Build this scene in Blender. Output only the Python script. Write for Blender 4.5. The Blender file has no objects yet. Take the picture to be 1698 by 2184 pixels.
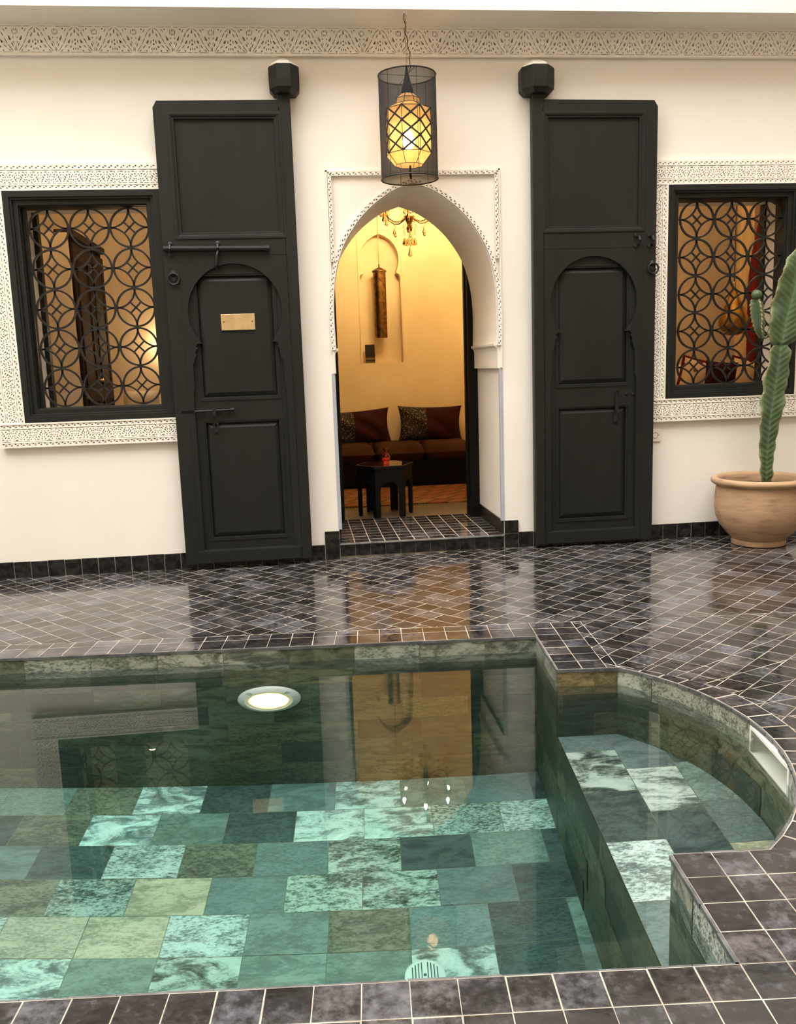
import bpy, math, random
from mathutils import Vector, Matrix
from mathutils.geometry import tessellate_polygon
random.seed(7)
PI = math.pi
SC = bpy.context.scene
COL = SC.collection

# ------------------------------------------------------------------ helpers
class MB:
    """collects polygons; builds ONE mesh object"""
    def __init__(s): s.v = []; s.f = []; s.a = []; s.cur = (0.5, 0.5, 0.5, 0.5)
    def poly(s, pts):
        n = len(s.v); s.v += [tuple(p) for p in pts]; s.f.append(tuple(range(n, n + len(pts)))); s.a.append(s.cur)
    def mesh(s, verts, faces):
        n = len(s.v); s.v += [tuple(p) for p in verts]
        for f in faces: s.f.append(tuple(i + n for i in f)); s.a.append(s.cur)
    def box(s, x0, y0, z0, x1, y1, z1, M=None):
        vs = [Vector((x, y, z)) for z in (z0, z1) for y in (y0, y1) for x in (x0, x1)]
        if M is not None: vs = [M @ v for v in vs]
        s.mesh(vs, [(0, 2, 3, 1), (4, 5, 7, 6), (0, 1, 5, 4), (2, 6, 7, 3), (0, 4, 6, 2), (1, 3, 7, 5)])
    def lathe(s, prof, c=(0, 0, 0), n=32, M=None, a0=0, sx=1, sy=1):
        vs = []; fs = []
        for r, z in prof:
            for k in range(n):
                t = a0 + 2 * PI * k / n
                v = Vector((r * math.cos(t) * sx, r * math.sin(t) * sy, z))
                if M is not None: v = M @ v
                vs.append(v + Vector(c))
        for i in range(len(prof) - 1):
            for k in range(n):
                k2 = (k + 1) % n
                fs.append((i * n + k, i * n + k2, (i + 1) * n + k2, (i + 1) * n + k))
        if prof[0][0] > 1e-6: fs.append(tuple(reversed(range(n))))
        if prof[-1][0] > 1e-6: fs.append(tuple((len(prof) - 1) * n + k for k in range(n)))
        s.mesh(vs, fs)
    def tube(s, pts, r, n=6, closed=False, caps=True):
        pts = [Vector(p) for p in pts]; m = len(pts); rr = r if isinstance(r, (list, tuple)) else [r] * m
        vs = []; fs = []; prev = None
        for i, p in enumerate(pts):
            if closed: t = pts[(i + 1) % m] - pts[i - 1]
            else: t = pts[min(i + 1, m - 1)] - pts[max(i - 1, 0)]
            t = t.normalized() if t.length > 1e-9 else Vector((0, 0, 1))
            if prev is None:
                u = t.cross(Vector((0, 0, 1)))
                if u.length < .2: u = t.cross(Vector((0, 1, 0)))
            else: u = prev - t * prev.dot(t)
            u.normalize(); w = t.cross(u); prev = u
            for k in range(n):
                a = 2 * PI * k / n; vs.append(p + (u * math.cos(a) + w * math.sin(a)) * rr[i])
        for i in range(m if closed else m - 1):
            j = (i + 1) % m
            for k in range(n):
                k2 = (k + 1) % n; fs.append((i * n + k, i * n + k2, j * n + k2, j * n + k))
        if caps and not closed: fs.append(tuple(reversed(range(n)))); fs.append(tuple((m - 1) * n + k for k in range(n)))
        s.mesh(vs, fs)
    def plate(s, outer, holes, F, d0, d1, back=True):
        """outer/holes 2D loops; F(x,y,d)->3D; faces at depth d0 (front) and d1"""
        loops = [outer] + list(holes)
        tris = tessellate_polygon([[Vector((x, y, 0)) for x, y in l] for l in loops])
        flat = [p for l in loops for p in l]
        N = len(flat)
        vs = [F(x, y, d0) for x, y in flat] + [F(x, y, d1) for x, y in flat]
        fs = []
        for t in tris:
            a, b, c = [flat[i] for i in t]
            if (b[0] - a[0]) * (c[1] - a[1]) - (b[1] - a[1]) * (c[0] - a[0]) < 0: t = (t[0], t[2], t[1])
            fs.append(tuple(t))
            if back: fs.append((t[0] + N, t[2] + N, t[1] + N))
        o = 0
        for l in loops:
            n = len(l)
            for k in range(n):
                k2 = (k + 1) % n; fs.append((o + k, o + k + N, o + k2 + N, o + k2))
            o += n
        s.mesh(vs, fs)
    def torus(s, c, R, r, n=32, m=8, M=None, a0=0, a1=2 * PI):
        full = abs(a1 - a0 - 2 * PI) < 1e-6
        pts = []
        for k in range(n if full else n + 1):
            a = a0 + (a1 - a0) * k / n; v = Vector((R * math.cos(a), R * math.sin(a), 0))
            if M is not None: v = M @ v
            pts.append(v + Vector(c))
        s.tube(pts, r, m, closed=full)

def woff(o):
    v = Vector((0, 0, 0))
    while o is not None: v += Vector(o.location); o = o.parent
    return v
def obj(name, mb, mat, parent=None, smooth=False, bevel=0, loc=None, autos=None):
    me = bpy.data.meshes.new(name)
    off = woff(parent) if parent is not None else (Vector(loc) if loc is not None else Vector((0, 0, 0)))
    me.from_pydata([(v[0] - off.x, v[1] - off.y, v[2] - off.z) for v in mb.v], [], mb.f)
    at = me.attributes.new('tint', 'FLOAT_COLOR', 'FACE')
    at.data.foreach_set('color', [c for q in mb.a for c in q])
    if smooth: me.polygons.foreach_set('use_smooth', [True] * len(me.polygons))
    me.materials.append(mat); me.update()
    o = bpy.data.objects.new(name, me); COL.objects.link(o)
    if parent is not None: o.parent = parent
    elif loc is not None: o.location = loc
    if autos is not None:
        me.polygons.foreach_set('use_smooth', [True] * len(me.polygons))
        me.set_sharp_from_angle(angle=autos)
    if bevel:
        m = o.modifiers.new('bevel', 'BEVEL'); m.width = bevel; m.segments = 2; m.limit_method = 'ANGLE'; m.angle_limit = .6
    return o
def thing(name, label, cat, loc=(0, 0, 0), group=None):
    o = bpy.data.objects.new(name, None); o.empty_display_size = .1; COL.objects.link(o); o.location = loc
    o['label'] = label; o['category'] = cat
    if group: o['group'] = group
    return o
def tag(o, label=None, cat=None, group=None, kind=None):
    if label: o['label'] = label
    if cat: o['category'] = cat
    if group: o['group'] = group
    if kind: o['kind'] = kind
    return o
def struct(name, mb, mat, **k):
    o = obj(name, mb, mat, **k)
    if o.parent is None: o['kind'] = 'structure'
    return o
def FXZ(x, y, d): return Vector((x, d, y))          # wall plane: x right, y up, d = world Y
def FXY(x, y, d): return Vector((x, y, d))

# ------------------------------------------------------------------ materials
def mat(name):
    m = bpy.data.materials.new(name); m.use_nodes = True
    nt = m.node_tree; nt.nodes.clear()
    out = nt.nodes.new('ShaderNodeOutputMaterial'); b = nt.nodes.new('ShaderNodeBsdfPrincipled')
    nt.links.new(b.outputs[0], out.inputs[0]); return m, nt, b, out
def N(nt, t, **k):
    n = nt.nodes.new(t)
    for a, v in k.items():
        if a.startswith('i_'):
            key = a[2:].replace('_', ' ')
            (n.inputs[int(key)] if key.isdigit() else n.inputs[key]).default_value = v
        else: setattr(n, a, v)
    return n
def ramp(nt, src, stops):
    r = nt.nodes.new('ShaderNodeValToRGB'); e = r.color_ramp.elements
    while len(e) < len(stops): e.new(.5)
    for k, (p, c) in enumerate(stops): e[k].position = p; e[k].color = (*c, 1) if len(c) == 3 else c
    nt.links.new(src, r.inputs[0]); return r.outputs[0]
def coords(nt, scale=(1, 1, 1), rot=(0, 0, 0)):
    tc = N(nt, 'ShaderNodeTexCoord'); mp = N(nt, 'ShaderNodeMapping'); mp.inputs['Scale'].default_value = scale; mp.inputs['Rotation'].default_value = rot
    nt.links.new(tc.outputs['Object'], mp.inputs[0]); return mp.outputs[0]
def noise(nt, co, sc, det=4, rough=.55, dist=0):
    n = N(nt, 'ShaderNodeTexNoise'); n.inputs['Scale'].default_value = sc; n.inputs['Detail'].default_value = det
    n.inputs['Roughness'].default_value = rough; n.inputs['Distortion'].default_value = dist
    if co is not None: nt.links.new(co, n.inputs['Vector'])
    return n.outputs[0]
def bump(nt, b, h, st, dist=.01):
    n = N(nt, 'ShaderNodeBump'); n.inputs['Strength'].default_value = st; n.inputs['Distance'].default_value = dist
    nt.links.new(h, n.inputs['Height']); nt.links.new(n.outputs[0], b.inputs['Normal'])
def mixc(nt, fac, a, b, mode='MIX'):
    n = N(nt, 'ShaderNodeMix', data_type='RGBA', blend_type=mode)
    for s, x in ((0, fac), (6, a), (7, b)):
        if isinstance(x, (int, float)): n.inputs[s].default_value = x
        elif isinstance(x, tuple): n.inputs[s].default_value = (*x, 1)
        else: nt.links.new(x, n.inputs[s])
    return n.outputs[2]
def math_(nt, op, a, b=None):
    n = N(nt, 'ShaderNodeMath', operation=op)
    for s, x in ((0, a), (1, b)):
        if x is None: continue
        if isinstance(x, (int, float)): n.inputs[s].default_value = x
        else: nt.links.new(x, n.inputs[s])
    return n.outputs[0]
def simple(name, c1, c2=None, sc=8, rough=.5, metal=0, bst=.1, bsc=60, bd=.003, det=4, stretch=(1, 1, 1), spec=.5, r0=.35, r1=.65):
    m, nt, b, _ = mat(name); co = coords(nt, stretch)
    if c2 is None: c2 = tuple(x * .85 for x in c1)
    c = ramp(nt, noise(nt, co, sc, det), [(r0, c1), (r1, c2)]); nt.links.new(c, b.inputs['Base Color'])
    b.inputs['Roughness'].default_value = rough; b.inputs['Metallic'].default_value = metal; b.inputs['Specular IOR Level'].default_value = spec
    if bst: bump(nt, b, noise(nt, co, bsc, 3), bst, bd)
    return m
def emis(name, c, s):
    m, nt, b, _ = mat(name)
    b.inputs['Base Color'].default_value = (*c, 1); b.inputs['Emission Color'].default_value = (*c, 1); b.inputs['Emission Strength'].default_value = s
    return m
def attr(nt):
    a = N(nt, 'ShaderNodeAttribute', attribute_name='tint', attribute_type='GEOMETRY'); return a

M = {}
M['plaster'] = simple('white_plaster', (.80, .765, .70), (.76, .725, .66), sc=1.5, rough=.75, bst=.25, bsc=18, bd=.004, spec=.2)
M['clay'] = simple('clay_plaster', (.35, .285, .22), (.30, .24, .185), sc=2, rough=.8, bst=.2)
M['stucco'] = simple('carved_stucco', (.80, .76, .69), (.74, .70, .62), sc=6, rough=.8, bst=.2, bsc=90, bd=.001, spec=.2)
M['salon'] = simple('salon_plaster', (.78, .65, .43), (.70, .56, .34), sc=1.4, rough=.6, bst=.2, bsc=12, bd=.004, spec=.3)
M['room'] = simple('room_plaster', (.80, .69, .52), (.76, .64, .47), sc=1.2, rough=.65, bst=.15, bsc=12, bd=.004, spec=.3)
M['black'] = simple('black_paint', (.0075, .0085, .0068), (.0115, .0125, .010), sc=5, rough=.5, spec=.28, bst=.35, bsc=22, bd=.0025, stretch=(1, 1, .25))
M['iron'] = simple('black_iron', (.006, .006, .0055), (.012, .012, .010), sc=30, rough=.45, spec=.35, bst=.3, bsc=80, bd=.001)
M['wood'] = simple('dark_wood', (.040, .018, .008), (.014, .006, .003), sc=5, rough=.7, spec=.25, bst=.2, bsc=30, stretch=(4, 4, .4))
M['brass'] = simple('polished_brass', (.86, .68, .40), (.72, .53, .27), sc=14, rough=.38, metal=1, bst=.05)
M['oldbrass'] = simple('aged_brass', (.30, .17, .055), (.11, .06, .02), sc=22, rough=.35, metal=1, bst=.5, bsc=120, bd=.002)
M['gold'] = simple('gold_brass', (.55, .34, .09), (.25, .14, .03), sc=14, rough=.28, metal=1, bst=.4, bsc=60, bd=.002)
M['white'] = simple('white_plastic', (.82, .82, .76), (.78, .77, .70), sc=6, rough=.35, bst=0)
M['switch'] = simple('cream_plastic', (.76, .70, .62), (.74, .68, .6), sc=6, rough=.35, bst=0)
M['red'] = simple('red_print', (.5, .08, .05), (.4, .05, .03), sc=20, rough=.4, bst=0)
M['concrete'] = simple('grey_screed', (.10, .085, .062), (.07, .06, .045), sc=4, rough=.5, bst=.1)
M['grout'] = simple('cream_grout', (.46, .41, .34), (.26, .23, .19), sc=9, rough=.8, bst=.3, bsc=120, spec=.2)
M['grey'] = simple('grey_cement', (.12, .125, .125), (.05, .055, .055), sc=16, rough=.55, bst=.3, bsc=50)
M['chamfer'] = simple('grey_bead', (.40, .42, .46), (.36, .38, .42), sc=6, rough=.5, bst=0)
M['maroon'] = simple('maroon_velvet', (.030, .0035, .0035), (.018, .002, .002), sc=20, rough=.85, bst=.4, bsc=200, bd=.001, spec=.2)
M['brown'] = simple('brown_suede', (.050, .018, .010), (.026, .010, .006), sc=7, rough=.8, bst=.3, bsc=60, bd=.004, spec=.2)
M['blackcloth'] = simple('black_cloth', (.008, .006, .005), (.005, .004, .003), sc=12, rough=.9, bst=.1, spec=.1)
M['curtain'] = simple('red_curtain', (.16, .012, .01), (.10, .008, .007), sc=9, rough=.8, bst=.2, spec=.2)
M['linen'] = simple('white_linen', (.75, .68, .58), (.68, .6, .5), sc=9, rough=.9, bst=.2)
M['petal'] = simple('pale_petal', (.8, .72, .5), (.7, .6, .35), sc=40, rough=.6, bst=0)
M['palewood'] = simple('pale_panel', (.72, .55, .30), (.62, .45, .22), sc=4, rough=.6, bst=.1, stretch=(8, 8, .3))
M['soil'] = simple('dry_soil', (.13, .07, .045), (.06, .033, .022), sc=25, rough=.95, bst=1, bsc=70, bd=.01, spec=.1)
M['pebble'] = simple('pale_pebble', (.72, .66, .58), (.6, .53, .45), sc=20, rough=.7, bst=.2)
M['spine'] = simple('dark_spine', (.06, .035, .02), (.03, .02, .01), rough=.7, bst=0)

def speck(name, base, dot, sc, th):
    m, nt, b, _ = mat(name); co = coords(nt)
    v = N(nt, 'ShaderNodeTexVoronoi'); v.inputs['Scale'].default_value = sc; nt.links.new(co, v.inputs['Vector'])
    nt.links.new(ramp(nt, v.outputs['Distance'], [(th, dot), (th + .1, base)]), b.inputs['Base Color']); b.inputs['Roughness'].default_value = .85
    return m
M['speck'] = speck('speckled_fabric', (.008, .006, .006), (.50, .38, .22), 62, .16)
M['floral'] = speck('cream_pattern_fabric', (.62, .47, .30), (.20, .03, .02), 16, .22)

def zellige():
    m, nt, b, _ = mat('dark_glazed_tile'); co = coords(nt); a = attr(nt)
    sep = N(nt, 'ShaderNodeSeparateColor'); nt.links.new(a.outputs['Color'], sep.inputs[0])
    n1 = noise(nt, co, 7, 5, .6, .4); n2 = noise(nt, co, 42, 4, .65)
    s = math_(nt, 'ADD', math_(nt, 'MULTIPLY', n1, .62), math_(nt, 'MULTIPLY', n2, .38))
    s = math_(nt, 'ADD', s, math_(nt, 'MULTIPLY', math_(nt, 'SUBTRACT', sep.outputs[0], .5), .15))
    c = ramp(nt, s, [(.36, (.009, .008, .0075)), (.50, (.029, .0265, .026)), (.60, (.080, .076, .078)), (.72, (.14, .135, .138))])
    # blue-ish to brownish tile by tile
    c2 = mixc(nt, sep.outputs[1], (1.03, .98, .94), (.92, .98, 1.10)); c = mixc(nt, 1.0, c, c2, 'MULTIPLY')
    nt.links.new(c, b.inputs['Base Color'])
    nt.links.new(ramp(nt, n2, [(.35, (.05, .05, .05)), (.7, (.17, .17, .17))]), b.inputs['Roughness'])
    b.inputs['IOR'].default_value = 1.55
    h = math_(nt, 'ADD', noise(nt, co, 9, 2), math_(nt, 'MULTIPLY', n2, .12))
    bump(nt, b, h, .22, .006)
    return m
M['zellige'] = zellige()
def blacktile():
    m, nt, b, _ = mat('black_glazed_tile'); co = coords(nt)
    nt.links.new(ramp(nt, noise(nt, co, 25, 4), [(.4, (.006, .006, .006)), (.75, (.03, .028, .025))]), b.inputs['Base Color'])
    b.inputs['Roughness'].default_value = .22; b.inputs['Specular IOR Level'].default_value = .3; bump(nt, b, noise(nt, co, 14, 2), .25, .006); return m
M['blacktile'] = blacktile()
M['ebony'] = simple('ebony_paint', (.004, .004, .004), (.006, .006, .005), rough=.5, spec=.15, bst=.1)
def slate():
    """quartzite: tint = colour, alpha = vein strength"""
    m, nt, b, _ = mat('green_quartzite'); a = attr(nt)
    tc = N(nt, 'ShaderNodeTexCoord')
    # every slab gets its own grain: offset by its tint
    vm = N(nt, 'ShaderNodeVectorMath', operation='SCALE'); nt.links.new(a.outputs['Color'], vm.inputs[0]); vm.inputs['Scale'].default_value = 37
    va = N(nt, 'ShaderNodeVectorMath', operation='ADD'); nt.links.new(tc.outputs['Object'], va.inputs[0]); nt.links.new(vm.outputs[0], va.inputs[1])
    mp = N(nt, 'ShaderNodeMapping'); mp.inputs['Rotation'].default_value = (0, 0, .5); mp.inputs['Scale'].default_value = (1, 2.2, 2.2); nt.links.new(va.outputs[0], mp.inputs[0])
    big = noise(nt, mp.outputs[0], 5, 6, .62, 1.3); fine = noise(nt, mp.outputs[0], 48, 5, .7, .3)
    wn = N(nt, 'ShaderNodeTexWhiteNoise'); nt.links.new(a.outputs['Color'], wn.inputs['Vector'])
    k = math_(nt, 'ADD', .25, math_(nt, 'MULTIPLY', wn.outputs['Value'], .55))
    mx_ = N(nt, 'ShaderNodeMix'); nt.links.new(k, mx_.inputs[0]); nt.links.new(fine, mx_.inputs[2]); nt.links.new(big, mx_.inputs[3])
    fac = mx_.outputs[0]
    v = ramp(nt, fac, [(.41, (.07, .08, .075)), (.475, (.38, .41, .39)), (.53, (.93, .93, .91)), (.64, (1.15, 1.15, 1.13))])
    vv = mixc(nt, a.outputs['Alpha'], (.85, .85, .85), v)
    soft = ramp(nt, big, [(.3, (.80, .82, .80)), (.7, (1, 1, 1))])
    c = mixc(nt, 1.0, a.outputs['Color'], vv, 'MULTIPLY'); c = mixc(nt, 1.0, c, soft, 'MULTIPLY')
    nt.links.new(c, b.inputs['Base Color']); b.inputs['Roughness'].default_value = .45
    bump(nt, b, fac, .5, .006); return m
M['slate'] = slate()
def slategrout():
    return simple('sandy_joint', (.22, .19, .12), (.15, .125, .08), sc=8, rough=.9, bst=.2)
M['joint'] = slategrout()
def water():
    m, nt, b, out = mat('pool_water_mat'); nt.nodes.remove(b)
    g = N(nt, 'ShaderNodeBsdfGlass'); g.inputs['Roughness'].default_value = 0; g.inputs['IOR'].default_value = 1.333; g.inputs['Color'].default_value = (1, 1, 1, 1)
    nt.links.new(g.outputs[0], out.inputs[0])
    v = N(nt, 'ShaderNodeVolumeAbsorption'); v.inputs['Color'].default_value = (.10, .86, .80, 1); v.inputs['Density'].default_value = .26
    nt.links.new(v.outputs[0], out.inputs[1]); return m
M['water'] = water()
def glass(name, col, rough=0, ior=1.5):
    m, nt, b, out = mat(name); nt.nodes.remove(b)
    g = N(nt, 'ShaderNodeBsdfGlass'); g.inputs['Roughness'].default_value = rough; g.inputs['IOR'].default_value = ior; g.inputs['Color'].default_value = (*col, 1)
    nt.links.new(g.outputs[0], out.inputs[0]); return m
M['crystal'] = glass('crystal_glass', (1, .90, .72))
M['pinkglass'] = glass('pink_glass', (.97, .55, .52), .05)
M['mirror'] = simple('dark_mirror_top', (.35, .33, .30), (.33, .31, .28), rough=.05, metal=1, bst=0)
def gauze():
    m, nt, b, out = mat('black_gauze'); b.inputs['Base Color'].default_value = (.006, .005, .004, 1); b.inputs['Roughness'].default_value = .8
    tr = N(nt, 'ShaderNodeBsdfTransparent'); mx = N(nt, 'ShaderNodeMixShader')
    lw = N(nt, 'ShaderNodeLayerWeight', i_Blend=.35)
    nt.links.new(ramp(nt, lw.outputs['Facing'], [(.0, (.62, .62, .62)), (.3, (.74, .74, .74)), (.7, (.92, .92, .92)), (1, (1, 1, 1))]), mx.inputs[0])
    nt.links.new(tr.outputs[0], mx.inputs[1]); nt.links.new(b.outputs[0], mx.inputs[2]); nt.links.new(mx.outputs[0], out.inputs[0]); return m
M['gauze'] = gauze()
def paper():
    m, nt, b, out = mat('amber_parchment'); co = coords(nt)
    d = N(nt, 'ShaderNodeBsdfDiffuse'); t = N(nt, 'ShaderNodeBsdfTranslucent'); mx = N(nt, 'ShaderNodeMixShader'); mx.inputs[0].default_value = .6
    c = ramp(nt, noise(nt, co, 18, 4), [(.35, (.90, .68, .34)), (.7, (.80, .55, .22))])
    nt.links.new(c, d.inputs[0]); nt.links.new(c, t.inputs[0]); nt.links.new(d.outputs[0], mx.inputs[1]); nt.links.new(t.outputs[0], mx.inputs[2]); tp = N(nt, 'ShaderNodeBsdfTransparent'); m2 = N(nt, 'ShaderNodeMixShader'); m2.inputs[0].default_value = .22
    nt.links.new(mx.outputs[0], m2.inputs[1]); nt.links.new(tp.outputs[0], m2.inputs[2]); nt.links.new(m2.outputs[0], out.inputs[0]); return m
M['paper'] = paper()
def terracotta():
    m, nt, b, _ = mat('terracotta'); co = coords(nt, (1, 1, 5)); co2 = coords(nt)
    f = math_(nt, 'ADD', math_(nt, 'MULTIPLY', noise(nt, co, 5, 5, .6), .6), math_(nt, 'MULTIPLY', noise(nt, co2, 4, 4), .4))
    nt.links.new(ramp(nt, f, [(.34, (.15, .095, .055)), (.46, (.36, .225, .13)), (.62, (.45, .29, .165)), (.75, (.33, .20, .12))]), b.inputs['Base Color'])
    b.inputs['Roughness'].default_value = .8; bump(nt, b, noise(nt, coords(nt, (1, 1, 14)), 12, 4), .35, .004); return m
M['terracotta'] = terracotta()
def cactus_m():
    m, nt, b, _ = mat('cactus_skin'); a = attr(nt); co = coords(nt)
    sep = N(nt, 'ShaderNodeSeparateColor'); nt.links.new(a.outputs['Color'], sep.inputs[0])
    # red channel: 0 at the midrib, 1 at the wing's margin ; green: age tone
    base = ramp(nt, sep.outputs[0], [(0, (.11, .17, .10)), (.10, (.07, .12, .062)), (.35, (.046, .076, .036)), (.80, (.068, .100, .042)), (.95, (.13, .16, .075)), (1, (.30, .28, .16))])
    tone = mixc(nt, noise(nt, co, 9, 4), (.75, .8, .75), (1.2, 1.15, 1.0))
    nt.links.new(mixc(nt, 1.0, base, tone, 'MULTIPLY'), b.inputs['Base Color']); b.inputs['Roughness'].default_value = .55
    bump(nt, b, noise(nt, co, 60, 3), .15, .002); return m
M['cactus'] = cactus_m()
def rugm():
    m, nt, b, _ = mat('kilim_wool'); co = coords(nt, (1, 1.3, 1), (0, 0, .5))
    br = N(nt, 'ShaderNodeTexBrick'); br.inputs['Scale'].default_value = 3.0; br.inputs['Mortar Size'].default_value = .06; br.inputs['Row Height'].default_value = .9; br.inputs['Brick Width'].default_value = .45
    br.inputs['Color1'].default_value = (.20, .022, .008, 1); br.inputs['Color2'].default_value = (.22, .11, .035, 1); br.inputs['Mortar'].default_value = (.035, .02, .01, 1)
    nt.links.new(co, br.inputs['Vector'])
    wv = N(nt, 'ShaderNodeTexWave'); wv.inputs['Scale'].default_value = 14; wv.inputs['Distortion'].default_value = 2; nt.links.new(co, wv.inputs['Vector'])
    c = mixc(nt, ramp(nt, wv.outputs['Fac'], [(.4, (0, 0, 0)), (.6, (.5, .5, .5))]), br.outputs[0], (.26, .16, .07))
    nt.links.new(c, b.inputs['Base Color']); b.inputs['Roughness'].default_value = .95; bump(nt, b, noise(nt, co, 150, 3), .4, .003); return m
M['rug'] = rugm()
M['bulb'] = emis('lit_bulb', (1, .70, .33), 1300)
M['bulb_big'] = emis('lit_lantern_bulb', (1, .64, .28), 130)
M['poolbulb'] = emis('lit_pool_lens', (1, .72, .36), 90)
M['roomlamp'] = emis('lit_lamp_shade', (1, .68, .36), 70)  # shared by the sconce shade and the two added fill globes
def cover():
    m, nt, b, _ = mat('dark_booklet_cover'); co = coords(nt, (1, 1, 1))
    tc = N(nt, 'ShaderNodeTexCoord'); sx = N(nt, 'ShaderNodeSeparateXYZ'); nt.links.new(tc.outputs['Generated'], sx.inputs[0])
    n = math_(nt, 'ADD', sx.outputs[2], math_(nt, 'MULTIPLY', noise(nt, co, 22, 3), .10))
    nt.links.new(ramp(nt, n, [(.0, (.02, .012, .005)), (.10, (.12, .09, .03)), (.16, (.015, .01, .008)), (.24, (.02, .012, .01)), (.27, (.16, .11, .05)), (.35, (.05, .035, .01)), (.40, (.006, .004, .003)), (1, (.018, .013, .009))]), b.inputs['Base Color'])
    b.inputs['Roughness'].default_value = .6; b.inputs['Specular IOR Level'].default_value = .2; return m
M['cover'] = cover()

# ------------------------------------------------------------------ camera (matched lens)
D = 5.846; PSI = -0.0816; WAT = -0.077
cd = bpy.data.cameras.new('camera'); cam = bpy.data.objects.new('camera', cd); COL.objects.link(cam)
cd.sensor_fit = 'HORIZONTAL'; cd.sensor_width = 36; cd.lens = 36 * 1860.9 / 1698; cd.clip_start = .05
a_, p_, r_ = .1076, .1653, -.0338
f_ = Vector((math.sin(a_) * math.cos(p_), math.cos(a_) * math.cos(p_), -math.sin(p_)))
rt = Vector((math.cos(a_), -math.sin(a_), 0)); up = rt.cross(f_)
R2 = rt * math.cos(r_) + up * math.sin(r_); U2 = -rt * math.sin(r_) + up * math.cos(r_)
mw = Matrix((R2, U2, -f_)).transposed().to_4x4(); mw.translation = Vector((0, -D, 1.27)); cam.matrix_world = mw
SC.camera = cam

# pool frame -> world
cP, sP = math.cos(PSI), math.sin(PSI)
def PW(u, v, z=0): return Vector((u * cP - v * sP, u * sP + v * cP - D, z))
def clamp(x, a=0., b=1.): return max(a, min(b, x))
def zoff(x, y): return -.020 * clamp((1.2 - x) / 1.4) * clamp((y + 1.75) / 1.75)

# ------------------------------------------------------------------ courtyard wall with its openings
ACX = .797
def arch_half(extra=0):
    """right half outline, from the springing upward, as (half width, z)"""
    k = [(.535, 1.39), (.539, 1.50), (.539, 1.65), (.527, 1.80), (.503, 1.92), (.468, 2.02), (.425, 2.10), (.365, 2.185), (.295, 2.26), (.215, 2.325), (.115, 2.385), (0, 2.425)]
    pts = []
    for i in range(len(k) - 1):
        p0 = k[max(i - 1, 0)]; p1 = k[i]; p2 = k[i + 1]; p3 = k[min(i + 2, len(k) - 1)]
        for s in range(3):
            t = s / 3
            pts.append(tuple(.5 * ((2 * p1[j]) + (-p0[j] + p2[j]) * t + (2 * p0[j] - 5 * p1[j] + 4 * p2[j] - p3[j]) * t * t + (-p0[j] + 3 * p1[j] - 3 * p2[j] + p3[j]) * t ** 3) for j in (0, 1)))
    pts.append(k[-1])
    if extra:
        out = []
        for i, p in enumerate(pts):
            q0 = pts[max(i - 1, 0)]; q1 = pts[min(i + 1, len(pts) - 1)]
            tx, tz = q1[0] - q0[0], q1[1] - q0[1]; L = math.hypot(tx, tz)
            out.append((p[0] + tz / L * extra, p[1] - tx / L * extra))
        out[-1] = (0, pts[-1][1] + extra * 1.06); pts = out
    return pts
def both(h):  # right side up then left side down -> closed polygon piece
    return [(ACX + x, z) for x, z in h] + [(ACX - x, z) for x, z in reversed(h[:-1])]
lower = [(.572, -.05), (.572, 1.235), (.556, 1.235), (.556, 1.352), (.552, 1.372), (.545, 1.384)]
door_hole = both(lower + arch_half())
LW = (-1.742, .992, -.803, 2.407); RW = (2.504, .988, 3.443, 2.397)
LH = (LW[0] + .080, LW[1] + .078, LW[2] - .080, LW[3] - .078); RH = (RW[0] + .080, RW[1] + .078, RW[2] - .080, RW[3] - .078)
def rect(x0, z0, x1, z1): return [(x0, z0), (x1, z0), (x1, z1), (x0, z1)]
mb = MB()
# wall = outline with notched doorway (doorway reaches the floor)
outl = [(-6.4, -.06)] + [(ACX - .572, -.06)] + [(ACX - x, z) for x, z in (lower[1:] + arch_half())] + [(ACX + x, z) for x, z in reversed((lower[1:] + arch_half())[:-1])] + [(ACX + .572, -.06), (5.0, -.06), (5.0, 3.5), (-6.4, 3.5)]
mb.plate(outl, [list(reversed(rect(*LH))), list(reversed(rect(*RH)))], FXZ, 0, .34)
ol2 = [(-.46, -.06)] + outl[1:-3] + [(2.26, -.06), (2.26, 3.5), (-.46, 3.5)]
mb.plate(ol2, [], FXZ, .34, .80)
struct('wall_back', mb, M['plaster'])
# fascia above the shallow cove, then the upper storey
mb = MB(); mb.box(-6.4, -.30, 3.372, 5.0, .8, 10.5); struct('wall_upper', mb, M['plaster'])
mb = MB(); mb.box(-6.4, -.30, 3.357, 5.0, .0, 3.371); struct('ceiling', mb, M['plaster'])
mb = MB(); mb.box(-6.4, -7.4, -.1, -6.2, .8, 8.0); struct('wall_left', mb, M['plaster'])
mb = MB(); mb.box(5.0, -7.4, -.1, 5.2, .8, 10.5); struct('wall_right', mb, M['clay'])
mb = MB(); mb.box(-6.4, -7.6, -.1, 5.2, -7.4, 10.5); struct('wall_front', mb, M['clay'])

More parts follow.
